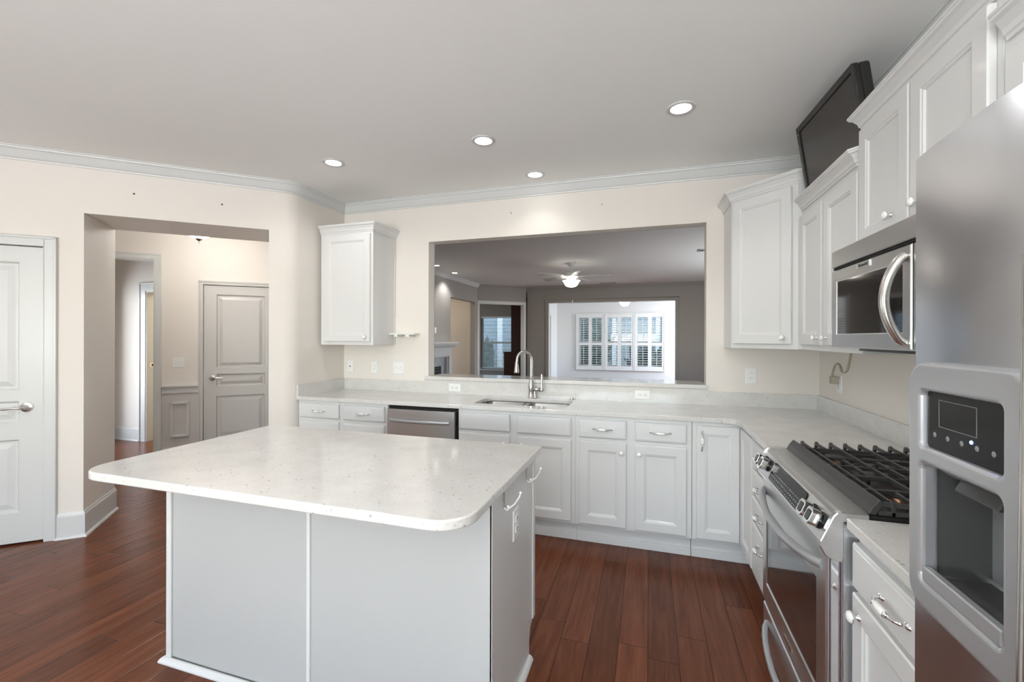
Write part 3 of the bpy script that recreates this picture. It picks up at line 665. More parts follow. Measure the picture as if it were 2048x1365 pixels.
m = MB().box(XL+.001, CY+.002, CT, XL+.021, YW-.021, SPT, 'quartz').box(XL+.001, YW-.021, CT, -1.94, YW-.001, SPT, 'quartz').box(.421, YW-.021, CT, XR-.021, YW-.001, SPT, 'quartz').box(-1.94, YW-.021, CT, .421, YW-.001, OZ0-.0005, 'quartz').box(XR-.021, 2.205, CT, XR-.001, YW-.001, SPT, 'quartz')
m.build('backsplash', c)
c = thing('countertop', 'short speckled quartz worktop between the range and the refrigerator', 'countertop')
shape2d('worktop', [rrect(CX, .975, XR-.001, 1.430, [0, 0, 0, .008], 4)], .029, .003, 'quartz', c, loc=(0, 0, CT-.0145))
MB().box(XR-.021, .975, CT, XR-.001, 1.430, SPT, 'quartz').build('backsplash', c, bev=.0015)
tag(MB().box(XR-.021, 1.432, CT, XR-.001, 2.203, SPT, 'quartz').build('backsplash', bev=.0015), 'strip of speckled quartz backsplash behind the range', 'backsplash')
# pass-through ledge
tag(shape2d('bar_ledge', [[(-1.935, YW-.03), (.421, YW-.03), (.421, YW-.001), (OX1-.001, YW-.001)]+[(OX1-.001, YW+.20)]+arc(OX1-.07, YW+.22, .07, 0, pi/2, 6)+arc(OX0+.07, YW+.22, .07, pi/2, pi, 6)+[(OX0+.001, YW+.16), (OX0+.001, YW-.001), (-1.935, YW-.001)]], .031, .004, 'quartz', loc=(0, 0, 1.0465)), 'speckled quartz bar ledge on the sill of the pass-through', 'ledge')

# ------------------------------------------------------------------ sink and faucet
c = thing('sink', 'undermount stainless double-bowl sink in the back worktop', 'sink', (-.9175, 3.255, 0))
def bowl(x0, x1, y0, y1, z0, z1):
    m = MB(); rings = []
    for (ins, z, r) in ((-.012, z1, .05), (0, z1, .045), (.004, z1-.01, .045), (.010, z0+.03, .045), (.03, z0+.004, .04), (.06, z0, .03)):
        rings.append([(x, y, z) for x, y in rrect(x0+ins, y0+ins, x1-ins, y1-ins, r, 5)])
    n = len(rings[0])
    for a, b in zip(rings, rings[1:]): m.add(a+b, [(i, (i+1) % n, n+(i+1) % n, n+i) for i in range(n)], 'sinks', True)
    m.add(rings[-1], [tuple(range(n))], 'sinks'); cx, cy = (x0+x1)/2, (y0+y1)/2
    m.lathe([(.0, .004), (.03, .004), (.042, .006), (.045, .001)], 'chrome', 20, Matrix.Translation((cx, cy, z0))); return m
bowl(-.349, -.012, -.172, .172, .70, .883).build('basin', c); bowl(.012, .349, -.172, .172, .70, .883).build('basin', c)
FX, FY = -.925, 3.487
c = thing('faucet', 'brushed nickel pull-down gooseneck faucet behind the sink', 'faucet', (FX, FY, CT))
MB().lathe([(.0, .0005), (.031, .0005), (.031, .005), (.026, .010), (.0235, .03), (.024, .06), (.0275, .085), (.026, .105), (.018, .135), (.0145, .155), (.0155, .160), (.0185, .164), (.0185, .170), (.0145, .174), (.013, .18), (0, .18)], 'nickel', 28).build('faucet_body', c)
dx, dy = -.75, -.66
gp = [(0, 0, .175), (0, 0, .25), (0, 0, .31)]+[(dx*.065*(1-cos(a)), dy*.065*(1-cos(a)), .31+.075*sin(a)) for a in [pi*i/12 for i in range(1, 12)]]
e0 = (dx*.130, dy*.130, .305); gp += [e0]
MB().tube(gp, [.0125]*3+[.0115]*12, 'nickel', 14).build('spout', c)
ex, ey = e0[0], e0[1]
MB().lathe([(.0125, .305), (.0135, .300), (.0125, .294), (.0145, .285), (.018, .25), (.0215, .222), (.0215, .212), (.018, .208), (0, .208)], 'nickel', 22, Matrix.Translation((ex*1.02, ey*1.02, 0))).build('spray_head', c)
m = MB().tube([(.012, 0, .075), (.045, -.008, .073), (.075, -.012, .072)], [.016, .014, .015], 'nickel', 14)
m.lathe([(.0165, -.010), (.018, 0), (.0165, .010)], 'nickel', 16, Matrix.Translation((.048, -.008, .073)) @ Matrix.Rotation(pi/2, 4, 'Y'))
m.lathe([(0, -.016), (.017, -.014), (.019, 0), (.017, .012), (.01, .018), (.0075, .05), (.0085, .095), (.0065, .125), (0, .128)], 'nickel', 16, Matrix.Translation((.092, -.012, .072)))
m.tube([(.030, -.006, .055), (.034, -.008, .03), (.036, -.01, .004)], [.011, .009, .012], 'nickel', 12); m.build('lever', c)
o = thing('air_switch', 'small round nickel cap set in the worktop right of the sink', 'fitting', (-.589, 3.500, CT)); MB().lathe([(0, .012), (.012, .012), (.015, .009), (.016, .004), (.020, .003), (.021, 0)], 'nickel', 20).build('cap', o)

# ------------------------------------------------------------------ wall cabinets
CRN = [(a_*.82, b_*1.0) for a_, b_ in [(0, -.004), (.008, -.004), (.010, .006), (.016, .010), (.020, .024), (.036, .044), (.048, .050), (.050, .056), (.054, .058), (.054, .066), (0, .066)]]
def cabcrown(o, path, z, k='cab'):
    sweep(path, [(a, b+z) for a, b in CRN], k).build('crown_moulding', o)
# left wall cabinet
UY = 3.21
c = thing('wall_cabinet', 'small white wall cabinet hanging by the left corner above the counter', 'cabinet', (-2.795, UY, 1.345), 0, 'wall cabinets'); w = 2.795-2.258
MB().box(0, 0, 0, w, YW-UY-.001, .985, 'cab').build('body', c, bev=.0015)
cdoor(c, .050, .030, w-.018, .962, kn=(w-.060, .068), stile=.055)
MB().box(w, .0, 0, w+.004, .012, .985, 'cab').box(w, YW-UY-.016, 0, w+.004, YW-UY-.002, .985, 'cab').build('side_trim', c)
cabcrown(c, [(0, 0), (w+.002, 0), (w+.002, YW-UY-.001)], .985-.0)
# small shelf
c = thing('wall_shelf', 'thin white wall shelf on two brackets beside the small wall cabinet', 'shelf', (-2.250, 3.445, 1.437))
MB().box(0.0, 0, 0, .256, .114, .012, 'white').build('board', c, bev=.002)
for x in (.05, .17): MB().box(x, .0, -.020, x+.035, .110, -.001, 'white').build('bracket', c, bev=.003)
# diagonal corner cabinet
q0 = Vector((.5325, 3.255)); q1 = Vector((.8375, 2.95)); fl = (q1-q0).length
c = thing('corner_wall_cabinet', 'tall white diagonal wall cabinet in the right corner', 'cabinet', (q0.x, q0.y, 1.345), -pi/4, 'wall cabinets')
Ti = (Matrix.Translation((q0.x, q0.y, 0)) @ Matrix.Rotation(-pi/4, 4, 'Z')).inverted()
def lo(x, y): v = Ti @ Vector((x, y, 0)); return (v.x, v.y)
MB().prism([lo(q0.x, q0.y), lo(q1.x, q1.y), lo(XR-.001, 2.95), lo(XR-.001, YW-.001), lo(q0.x, YW-.001)], 0, .985, 'cab').build('body', c, bev=.0015)
cdoor(c, .022, .030, fl-.030, .970, kn=(fl-.072, .070), stile=.055)
cabcrown(c, [lo(q0.x, YW-.001), lo(q0.x, q0.y), lo(q1.x, q1.y), lo(XR-.001, 2.95)], .985)
# two-door wall cabinet
XU = .860; U0, U1 = 2.946, 2.193; UT = 2.16
c = thing('wall_cabinet', 'white two-door wall cabinet between the corner cabinet and the microwave', 'cabinet', (XU, U0, 1.345), -pi/2, 'wall cabinets'); w = U0-U1; ud = XR-.001-XU
MB().box(0, 0, 0, w, ud, UT-1.345, 'cab').build('body', c, bev=.0015)
cdoor(c, .012, .030, .345, .775, kn=(.292, .068)); cdoor(c, .375, .030, w-.006, .775, kn=(.420, .068))
cabcrown(c, [(0, 0), (w-.05, 0), (w-.001, .049)], UT-1.345)
# over-range cabinet
V0, V1 = 2.187, 1.43; VB, VT = 1.785, 2.292
c = thing('wall_cabinet', 'taller white two-door wall cabinet above the microwave', 'cabinet', (XU, V0, VB), -pi/2, 'wall cabinets'); w = V0-V1
MB().box(0, 0, 0, w, ud, VT-VB, 'cab').build('body', c, bev=.0015)
cdoor(c, .004, .012, w/2-.010, VT-VB-.010, kn=(.265, .075)); cdoor(c, w/2+.002, .012, w-.022, VT-VB-.010, kn=(.430, .075))
cabcrown(c, [(0, ud), (0, 0), (w, 0), (w, .2)], VT-VB)
# last wall cabinet, half hidden by the refrigerator
c = thing('wall_cabinet', 'white wall cabinet at the right edge, partly hidden behind the refrigerator top', 'cabinet', (XU, 1.427, 1.345), -pi/2, 'wall cabinets'); w = 1.427-.972
MB().box(0, 0, 0, w, ud, UT-1.345, 'cab').build('body', c, bev=.0015)
cdoor(c, .030, .030, w-.02, .775, kn=(.075, .068))
cabcrown(c, [(.016, 0), (w, 0)], UT-1.345)

# cord and plug
cordthing = thing('power_cord', 'beige cord with plug hanging from the wall cabinet to the outlet', 'cord')
pts = [(.98, 2.62, 1.346), (.985, 2.66, 1.28), (1.0, 2.73, 1.235), (1.02, 2.84, 1.225), (1.05, 2.95, 1.25), (1.08, 3.07, 1.262), (1.10, 3.17, 1.24), (1.105, 3.22, 1.19), (1.108, 3.225, 1.165)]
def bez(P, n=6):
    out = []
    P = [Vector(p) for p in P]
    for i in range(len(P)-1):
        a, b, c_, d = P[max(i-1, 0)], P[i], P[i+1], P[min(i+2, len(P)-1)]
        for j in range(n):
            t = j/n; out.append(.5*((2*b)+(c_-a)*t+(2*a-5*b+4*c_-d)*t*t+(3*b-a-3*c_+d)*t**3))
    return out+[P[-1]]

# ------------------------------------------------------------------ island
IX0, IX1, IY0, IY1 = -2.038, -.466, 1.060, 1.953
c = thing('island_countertop', 'large speckled white quartz island top with rounded front corners', 'countertop')
shape2d('worktop', [rrect(IX0, IY0, IX1, IY1, [.11, .11, .006, .03], 12)], .031, .006, 'quartz', c, loc=(0, 0, CT-.0155), res=3)
c = thing('kitchen_island', 'white panelled kitchen island base under the overhanging quartz top', 'island')
JX0, JX1, JY0, JY1 = -2.0, -.497, 1.375, 1.925
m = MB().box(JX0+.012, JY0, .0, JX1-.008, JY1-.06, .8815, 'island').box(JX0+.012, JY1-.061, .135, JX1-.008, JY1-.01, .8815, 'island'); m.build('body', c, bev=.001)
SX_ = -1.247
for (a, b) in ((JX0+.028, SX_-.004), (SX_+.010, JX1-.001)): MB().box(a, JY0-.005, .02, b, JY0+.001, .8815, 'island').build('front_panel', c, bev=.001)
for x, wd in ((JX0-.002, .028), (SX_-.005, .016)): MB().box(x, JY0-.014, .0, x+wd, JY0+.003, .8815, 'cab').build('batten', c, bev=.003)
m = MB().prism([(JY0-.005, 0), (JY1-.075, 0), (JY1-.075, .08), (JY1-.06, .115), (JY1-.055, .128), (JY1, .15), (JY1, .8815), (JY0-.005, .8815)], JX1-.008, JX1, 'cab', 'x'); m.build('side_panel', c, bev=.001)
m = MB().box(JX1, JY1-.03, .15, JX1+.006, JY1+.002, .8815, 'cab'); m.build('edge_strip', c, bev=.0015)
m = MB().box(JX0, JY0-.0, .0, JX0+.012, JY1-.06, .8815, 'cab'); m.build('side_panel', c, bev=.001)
SH = [(0, 0), (0, .022), (.006, .022), (.014, .016), (.020, .006), (.020, 0)]
sweep([(JX1, JY1-.078), (JX1, JY0-.014), (JX0-.002, JY0-.014), (JX0-.002, JY1-.06)][::-1], [(a, b) for a, b in SH], 'cab').build('shoe_moulding', c)
# doors on the far side of the island (facing the sink)
for i in range(3):
    d = cdoor(c, 0, 0, .48, .70); d.location = (JX1-.012-.49*i, JY1+.010, .16); d.rotation_euler = (0, 0, pi)
o = plate('wall_outlet', .07, .118, 'white outlet on the end panel of the island', 'outlet', (JX1, 1.637, .682), pi/2, 'duplex')
for (y, lab) in ((1.478, 'white metal hook on the island end nearest the front corner'), (1.790, 'white metal hook on the island end nearest the sink side')):
    o = thing('towel_hook', lab, 'hook', (JX1, y, .83), pi/2, 'hooks on the island end')
    MB().tube([(0, -.003, .03), (0, -.004, .0), (0, -.006, -.028)], .0035, 'nickel', 8).build('back_plate', o)
    m = MB().tube([(0, -.006, -.028), (-.012, -.020, -.030), (.02, -.038, -.020), (.045, -.05, .0), (.05, -.052, .010)], .003, 'white', 8)
    for p_ in ((.051, -.052, .013), (-.0, -.022, -.022)): m.lathe([(0, -.006), (.004, -.0045), (.006, 0), (.004, .0045), (0, .006)], 'porc', 12, Matrix.Translation(p_))
    m.build('prong', o)

# ------------------------------------------------------------------ recessed lights
def can(x, y, lab, power=9, group='recessed lights over the kitchen', ang=160):
    c = thing('recessed_light', lab, 'ceiling light', (x, y, HC), 0, group)
    MB().lathe([(.052, -.0005), (.056, -.006), (.070, -.008), (.077, -.004), (.078, -.0005)], 'trim', 32).build('trim_ring', c)
    MB().lathe([(0, -.0035), (.052, -.004), (.054, -.0005)], 'lamp', 28).build('lens', c)
    l = bpy.data.lights.new('lamp', 'SPOT'); l.energy = power; l.spot_size = R(ang); l.spot_blend = .6; l.shadow_soft_size = .05; l.color = (1, .99, .975)
    o = bpy.data.objects.new('lamp', l); COL.objects.link(o); o.location = (0, 0, -.02); o.parent = c
can(.169, 2.59, 'recessed ceiling light nearest the television', 10, ang=116)
can(-1.024, 2.64, 'recessed ceiling light at the middle of the row, left of the one by the television')
can(-2.2, 2.649, 'leftmost recessed ceiling light in the kitchen')
can(-.85, 3.307, 'recessed ceiling light closest to the pass-through, above the sink', 3.2, ang=120)
for cx_, pw_ in ((.05, 14), (-1.1, 14), (-2.0, 5)):  # unseen cans added to brighten the base cabinets
    can(cx_, .62, 'added recessed ceiling light over the near side of the island, outside the view', pw_)
can(-3.64, 7.84, 'recessed living room light further from the pass-through by the fireplace wall', 26, 'recessed lights over the fireplace', 120)
can(-3.58, 6.95, 'recessed living room light nearer to the pass-through by the fireplace wall', 26, 'recessed lights over the fireplace', 120)

MB().tube(bez(pts), .0042, 'cable', 8, sq=(1.5, .8)).build('cord', cordthing)
MB().box(1.095, 3.205, 1.125, 1.136, 3.245, 1.172, 'cable').build('plug', cordthing, bev=.004)

# ------------------------------------------------------------------ range
RY0, RY1 = 2.200, 1.436; RW = RY0-RY1
c = thing('gas_range', 'stainless slide-in gas range with black iron grates', 'range', (.52, RY0, 0), -pi/2)
# local: x 0..RW (far to near), y depth (0 = body front), z up
MB().box(.004, .0, .06, RW-.004, .60, .895, 'steelz').build('body', c, bev=.002)
MB().box(.01, .03, 0, RW-.01, .5, .06, 'blackm').build('base', c)
MB().prism([(.045, .900), (.60, .900), (.60, .922), (.045, .922)], .0-.0, RW, 'blackm', 'x').build('cooktop', c, bev=.004)
# control panel profile (y,z)
PP = [(.062, .925), (-.006, .925), (-.013, .921), (-.020, .912), (-.054, .832), (-.052, .822), (-.030, .812), (.0, .812), (.0, .899), (.062, .899)]
MB().prism(PP, .014, RW-.014, 'steel', 'x').build('control_panel', c, bev=.002)
def grow(P_, g): return [(y-g if y < .03 else y+.000, z+(g*.4 if z > .9 else -g)) for y, z in P_]
for (a, b) in ((-.006, .014), (RW-.014, RW+.006)):
    MB().prism([(.058, .927), (-.008, .927), (-.018, .923), (-.027, .912), (-.058, .840), (-.058, .824), (-.046, .800), (-.030, .790), (-.004, .786), (-.0005, .80), (-.0005, .899), (.058, .899)], a, b, 'steel', 'x').build('end_cap', c, bev=.003)
pa_ = Vector((-.020, .912)); pb_ = Vector((-.054, .832)); pn = math.atan2(pa_.x-pb_.x, pa_.y-pb_.y)
def onpanel(x, t, out=0):
    q = pa_.lerp(pb_, t); nrm = Vector((-(pa_.y-pb_.y), (pa_.x-pb_.x))).normalized(); q = q+nrm*out; return Vector((x, q.x, q.y))
PT = Matrix.Rotation(-(pn), 4, 'X')   # tilt panel-normal
def pm(x, t, out=0): return Matrix.Translation(onpanel(x, t, out)) @ Matrix.Rotation(-pn, 4, 'X') @ Matrix.Rotation(pi/2, 4, 'X')
dsp = shape2d('display', [[(x, z) for x, z in rrect(.19, -.036, .565, .036, .012, 4)]], .004, .001, 'disp', c)
dsp.data.transform(pm(0, .5, .0015))
m = MB()
random.seed(7)
for r_ in range(3):
    for i in range(16):
        x = .215+i*.021; m.box(x, -.030+r_*.014+(0), .0022, x+random.uniform(.006, .013), -.0275+r_*.014, .0028, 'silverp', pm(0, .5, .0015))
m.box(.33, .010, .0022, .43, .028, .0026, 'glow', pm(0, .5, .0015)) if 0 else None
m.build('printed_legend', c)
for x in (.065, .130, .640, .705):
    m = MB(); T = pm(x, .46)
    m.lathe([(.026, 0), (.026, .004), (.020, .006), (.0185, .014)], 'black', 24, T)
    m.prism(rrect(-.0215, -.0235, .0215, .0235, .012, 5), .012, .036, 'chrome', 'z', T)
    for q in range(6): m.box(-.0222, -.012+q*.0045, .014, .0222, -.0105+q*.0045, .034, 'nickel', T)
    m.prism(rrect(-.0135, -.0155, .0135, .0155, .007, 5), .0362, .0375, 'black', 'z', T)
    m.build('knob', c, bev=.0015)
# oven door
m = MB(); dw0, dw1, dz0, dz1 = .012, RW-.030, .262, .800
m.relief(dw1-dw0, dz1-dz0, .028, [(.055, .085, dw1-dw0-.075, dz1-dz0-.115)], [(.003, .004)], 'steel', .005, dw0, dz0, -.032, pk='glassb')
m.build('oven_door', c)
MB().box(dw1+.004, -.022, .07, dw1+.010, -.001, .785, 'chrome').build('side_trim', c)
hp = [(dw0+.025+(dw1-dw0-.05)*t, -.030-.050*sin(pi*t)**.6, .747-.022*sin(pi*t)) for t in [i/20 for i in range(21)]]
MB().tube(hp, [.013]*21, 'silverp', 14, sq=(1, 1.15)).build('door_handle', c, label='bowed silver oven door handle')
MB().box(.335, -.0345, .290, .425, -.0315, .305, 'chrome').build('badge', c)
# drawer
m = MB().relief(dw1-dw0, .170, .026, [], [], 'steel', .005, dw0, .075, -.030); m.build('drawer', c)
hp = [(dw0+.06+(dw1-dw0-.12)*t, -.028-.046*sin(pi*t)**.6, .180-.022*sin(pi*t)) for t in [i/20 for i in range(21)]]
MB().tube(hp, .012, 'silverp', 14, sq=(1, 1.15)).build('drawer_handle', c)
MB().box(dw0, -.012, .246, dw1, -.001, .252, 'chrome').box(dw0, -.012, .256, dw1, -.001, .260, 'chrome').build('gap_trim', c)
# burners
for (bx_, by_, r_, k) in ((.16, .20, .045, 'copper'), (.60, .20, .038, 'copper'), (.16, .44, .038, 'blackm'), (.60, .44, .048, 'blackm'), (.38, .32, .05, 'copper')):
    m = MB().lathe([(r_*1.5, .9225), (r_*1.45, .926), (r_*1.1, .927)], 'iron', 28, Matrix.Translation((bx_, by_, 0)))
    m.lathe([(0, .945), (r_*.8, .945), (r_, .941), (r_*.98, .936)], 'blackm' if k != 'copper' else 'iron', 28, Matrix.Translation((bx_, by_, 0)))
    m.lathe([(r_*.98, .936), (r_*1.05, .930), (r_*1.05, .925), (0, .925)], 'copper', 28, Matrix.Translation((bx_, by_, 0))); m.build('burner', c)
for x0, x1 in ((.006, RW/2-.002), (RW/2+.002, RW-.006)):
    m = MB(); near = x1 > RW/2+.01
    # front wedge rail
    m.prism([(.060, .924), (.078, .924), (.092, .950), (.092, .964), (.086, .966), (.070, .945)], x0, x1, 'iron', 'x')
    m.box(x0, .545, .925, x1, .557, .955, 'iron')
    ex_ = x0 if not near else x1; sg = 1 if not near else -1
    # outer end wall with raised tips
    m.box(ex_, .085, .924, ex_+sg*.014, .55, .936, 'iron')
    for i in range(9):
        yb = .118+.0525*i
        if yb > .55: break
        m.prism([(ex_, .924), (ex_, .950), (ex_+sg*.004, .962), (ex_+sg*.012, .966), (ex_+sg*.030, .962), (ex_+sg*.030, .953), (ex_+sg*.014, .945), (ex_+sg*.012, .924)] if True else [], yb-.005, yb+.005, 'iron', 'y')
        if i % 2 == 0: m.box(ex_+sg*.02, yb-.004, .948, (x1 if not near else x0), yb+.004, .962, 'iron')
        else:
            m.box(ex_+sg*.02, yb-.004, .948, ex_+sg*.105, yb+.004, .962, 'iron')
            o_ = x1 if not near else x0; m.box(o_, yb-.004, .948, o_-sg*.09, yb+.004, .962, 'iron')
            m.prism([(o_-sg*.09, .948), (o_-sg*.09, .962), (o_-sg*.104, .955), (o_-sg*.104, .930), (o_-sg*.096, .928)], yb-.004, yb+.004, 'iron', 'y')
    for xx in (x0+.11, x0+.25, x1-.008): m.box(xx-.004, .085, .946, xx+.004, .55, .960, 'iron')
    for xx in (x0+.012, x1-.012):
        for yy in (.09, .54): m.box(xx-.006, yy-.006, .9225, xx+.006, yy+.006, .95, 'iron')
    m.build('grate', c, bev=.0015, seg=1)

# ------------------------------------------------------------------ microwave
c = thing('microwave', 'stainless over-the-range microwave with large curved handle', 'microwave', (.765, 2.183, 1.372), -pi/2); w = .750; H = .406
MB().box(.0, .0, .0, w, XR-.002-.765, H, 'steelz').build('body', c, bev=.002)
MB().box(.0, -.020, .335, w, .0, H, 'steel').build('vent_panel', c, bev=.004)
MB().box(.004, -.014, .326, w-.004, .002, .334, 'dark').build('vent_gap', c)
m = MB(); m.relief(.590, .318, .020, [(.048, .050, .545, .272)], [(.003, .003)], 'steel', .004, .0, .004, -.020, pk='glassb'); m.build('door', c)
MB().relief(.153, .318, .018, [(.02, .02, .133, .298)], [(.002, .002)], 'steel', .004, .597, .004, -.018, pk='glassb').build('control_panel', c)
hp = [(.560, -.022-.052*sin(pi*t)**.7-.0, .022+.270*t) for t in [i/20 for i in range(21)]]
hp = [(p[0], p[1], p[2]) for p in hp]
MB().tube(hp, [.016]*21, 'nickel', 14, sq=(1.0, .85)).build('door_handle', c, label='thick curved metal door handle')
bd = MB().relief(.100, .022, .003, [(.003, .003, .097, .019)], [(.001, .001)], 'steel', .001, .240, .296, -.0235); bd.build('badge', c)
def text(body, size, loc, rot, k, parent, name='lettering', ext=.0004):
    cu = bpy.data.curves.new(name, 'FONT'); cu.body = body; cu.size = size; cu.extrude = ext; cu.align_x = 'CENTER'; cu.align_y = 'CENTER'
    t = bpy.data.objects.new('tmp', cu); COL.objects.link(t); dg = bpy.context.evaluated_depsgraph_get(); dg.update()
    me = bpy.data.meshes.new_from_object(t.evaluated_get(dg)); bpy.data.objects.remove(t, do_unlink=True)
    me.materials.clear(); me.materials.append(M[k]); o = bpy.data.objects.new(name, me); COL.objects.link(o); o.parent = parent; o.location = loc; o.rotation_euler = rot; return o
text('KitchenAid', .0155, (.290, -.0230, .307), (pi/2, 0, 0), 'rubber', c)
MB().box(.05, .06, -.012, w-.05, .30, .0, 'rubber').build('underside_filter', c)

# ------------------------------------------------------------------ refrigerator
FY0 = .958
c = thing('refrigerator', 'stainless side-by-side refrigerator with water dispenser at the right edge', 'refrigerator', (.47, FY0, 0), -pi/2); FW = .905
MB().box(.006, .035, .02, FW-.006, XR-.005-.47, 1.715, 'silverp').build('body', c, bev=.004)
MB().box(.02, .02, 0, FW-.02, .10, .06, 'blackm').build('kick_grille', c)
def fdoor(x0, x1, z0, z1, hole=None):
    m = MB(); n = 16; vs = []; fs = []
    zz = [z0, z1] if not hole else [z0, hole[2], hole[3], z1]
    xs = [x0+(x1-x0)*i/n for i in range(n+1)]
    if hole:
        for hx in hole[:2]: k_ = min(range(len(xs)), key=lambda q: abs(xs[q]-hx)); xs[k_] = hx
    xs = sorted(xs); nx = len(xs)
    yf = lambda x: -.016-.012*(1-(2*(x-x0)/(x1-x0)-1)**2)
    for z in zz:
        for x in xs: vs.append((x, yf(x), z))
    for j in range(len(zz)-1):
        for i in range(nx-1):
            if hole and j == 1 and hole[0]-1e-6 <= xs[i] and xs[i+1] <= hole[1]+1e-6: continue
            fs.append((j*nx+i, j*nx+i+1, (j+1)*nx+i+1, (j+1)*nx+i))
    m.add(vs, fs, 'fridge', True)
    b = [(x, yf(x), z0) for x in xs]+[(x1, .032, z0), (x0, .032, z0)]; t = [(x, yf(x), z1) for x in xs]+[(x1, .032, z1), (x0, .032, z1)]
    m.add(b, [tuple(range(len(b)))], 'fridge'); m.add(t, [tuple(range(len(t)))[::-1]], 'fridge')
    m.add([(x0, yf(x0), z0), (x0, .032, z0), (x0, .032, z1), (x0, yf(x0), z1)], [(0, 1, 2, 3)], 'fridge')
    m.add([(x1, yf(x1), z0), (x1, .032, z0), (x1, .032, z1), (x1, yf(x1), z1)], [(0, 1, 2, 3)], 'fridge')
    return m
fdoor(.002, .388, .07, 1.728, (.085, .300, 1.02, 1.34)).build('freezer_door', c)
fdoor(.394, FW-.002, .07, 1.728).build('fridge_door', c)
for x in (.350, .432): MB().tube([(x, -.025, .62), (x, -.075, .66), (x, -.080, 1.0), (x, -.075, 1.50), (x, -.025, 1.54)], .012, 'nickel', 12).build('door_handle', c)
# dispenser: outer bezel plate (x: .04..., front y = -.06)
DX0, DX1, DZ0, DZ1 = .072, .318, .985, 1.372
bz = shape2d('dispenser_bezel', [rrect(DX0, DZ0, DX1, DZ1, .036, 8), rrect(.106, 1.240, .272, 1.328, .008, 4), rrect(.106, 1.030, .272, 1.214, .010, 4)], .026, .008, 'silverp', c, res=3)
bz.data.transform(Matrix.Translation((0, -.047, 0)) @ Matrix.Rotation(pi/2, 4, 'X'))
bz['label'] = 'silver dispenser surround'
b2 = shape2d('dispenser_housing', [rrect(DX0, DZ0, DX1, DZ1, .036, 8), rrect(DX0+.012, DZ0+.012, DX1-.012, DZ1-.012, .026, 8)], .034, .001, 'silverp', c)
b2.data.transform(Matrix.Translation((0, -.021, 0)) @ Matrix.Rotation(pi/2, 4, 'X'))
for p_ in bz.data.polygons: p_.use_smooth = False
MB().box(.095, -.050, 1.236, .283, -.030, 1.334, 'disp').build('display', c)
m = MB()
for i in range(5): m.lathe([(0, .0008), (.0035, .0004), (.004, 0)], 'greyp', 12, Matrix.Translation((.125+.03*i, -.0502, 1.262)) @ Matrix.Rotation(pi/2, 4, 'X'))
m.box(.135, -.0506, 1.276, .215, -.0500, 1.2768, 'greyp').box(.135, -.0506, 1.316, .215, -.0500, 1.3168, 'greyp').box(.135, -.0506, 1.276, .1358, -.0500, 1.3168, 'greyp').box(.2142, -.0506, 1.276, .215, -.0500, 1.3168, 'greyp')
m.build('buttons', c)
MB().lathe([(0, .0012), (.0022, .0008), (.0025, 0)], 'led', 12, Matrix.Translation((.2045, -.0502, 1.268)) @ Matrix.Rotation(pi/2, 4, 'X')).build('indicator_light', c)
m = MB(); cv = [(-.036, 1.036), (.03, 1.032), (.045, 1.05), (.050, 1.10), (.040, 1.17), (.020, 1.216)]
for s0, s1 in ((.098, .280),):
    vs = [(x, y, z) for (y, z) in cv for x in (s0, s1)]; m.add(vs, [(2*i, 2*i+1, 2*i+3, 2*i+2) for i in range(len(cv)-1)], 'lightsteel', True)
    m.add([(s0, y, z) for y, z in cv]+[(s0, -.036, 1.216)], [tuple(range(7))], 'darkp'); m.add([(s1, y, z) for y, z in cv]+[(s1, -.036, 1.216)], [tuple(range(7))], 'darkp')
    m.add([(s0, -.036, 1.216), (s1, -.036, 1.216), (s1, .02, 1.216), (s0, .02, 1.216)], [(0, 1, 2, 3)], 'rubber')
m.build('dispenser_cavity', c)
MB().box(.108, -.058, 1.030, .270, -.046, 1.052, 'silverp').box(.108, -.046, 1.034, .270, .028, 1.038, 'rubber').build('drip_tray', c, bev=.002)
T = Matrix.Translation((.178, -.004, 1.190)) @ Matrix.Rotation(R(-14), 4, 'X')
MB().prism([(-.026, -.016), (.016, -.006), (.024, .022), (-.018, .022)], -.045, .045, 'rubber', 'x', T).build('ice_paddle', c, bev=.004)
MB().lathe([(.0, -.012), (.018, -.010), (.034, 0)], 'silverp', 20, Matrix.Translation((.150, -.022, 1.214))).build('water_spout', c)

# ------------------------------------------------------------------ television
tl = Vector((.805, 2.875, 2.612)); tr = Vector((.845, 2.245, 2.612)); u = (tr-tl); tw = u.length; u.normalize()
dn = Vector((.15, 0, -1)).normalized(); nrm = u.cross(-dn).normalized()
if nrm.x > 0: nrm = -nrm
c = thing('television', 'black flat television mounted high above the wall cabinets', 'television')
Mx = Matrix((( u.x, -nrm.x, -dn.x, tl.x), (u.y, -nrm.y, -dn.y, tl.y), (u.z, -nrm.z, -dn.z, tl.z), (0, 0, 0, 1)))
c.matrix_world = Mx
th = .40
fr = shape2d('bezel', [rrect(0, -th, tw, 0, [.012, .012, .022, .006], 5), rrect(.030, -th+.045, tw-.030, -.034, .002, 2)], .022, .004, 'bezel', c); fr.data.transform(Matrix.Translation((0, .008, 0)) @ Matrix.Rotation(pi/2, 4, 'X'))
MB().box(.026, .004, -th+.04, tw-.026, .012, -.030, 'screen').build('screen', c)
m = MB().prism([(.004, .018), (.03, .075), (tw-.05, .080), (tw-.004, .062), (tw-.001, .018)], -th+.01, -.006, 'bezel', 'z'); m.build('back_cover', c, bev=.012, seg=3)
MB().lathe([(0, .001), (.003, 0)], 'white', 10, Matrix.Translation((.022, -.003, -.045)) @ Matrix.Rotation(pi/2, 4, 'X')).build('power_light', c)
MB().box(tw/2-.06, .075, -.30, tw/2+.06, .10, -.12, 'rubber').box(tw/2-.02, .10, -.24, tw/2+.02, .225, -.18, 'rubber').build('wall_bracket', c)

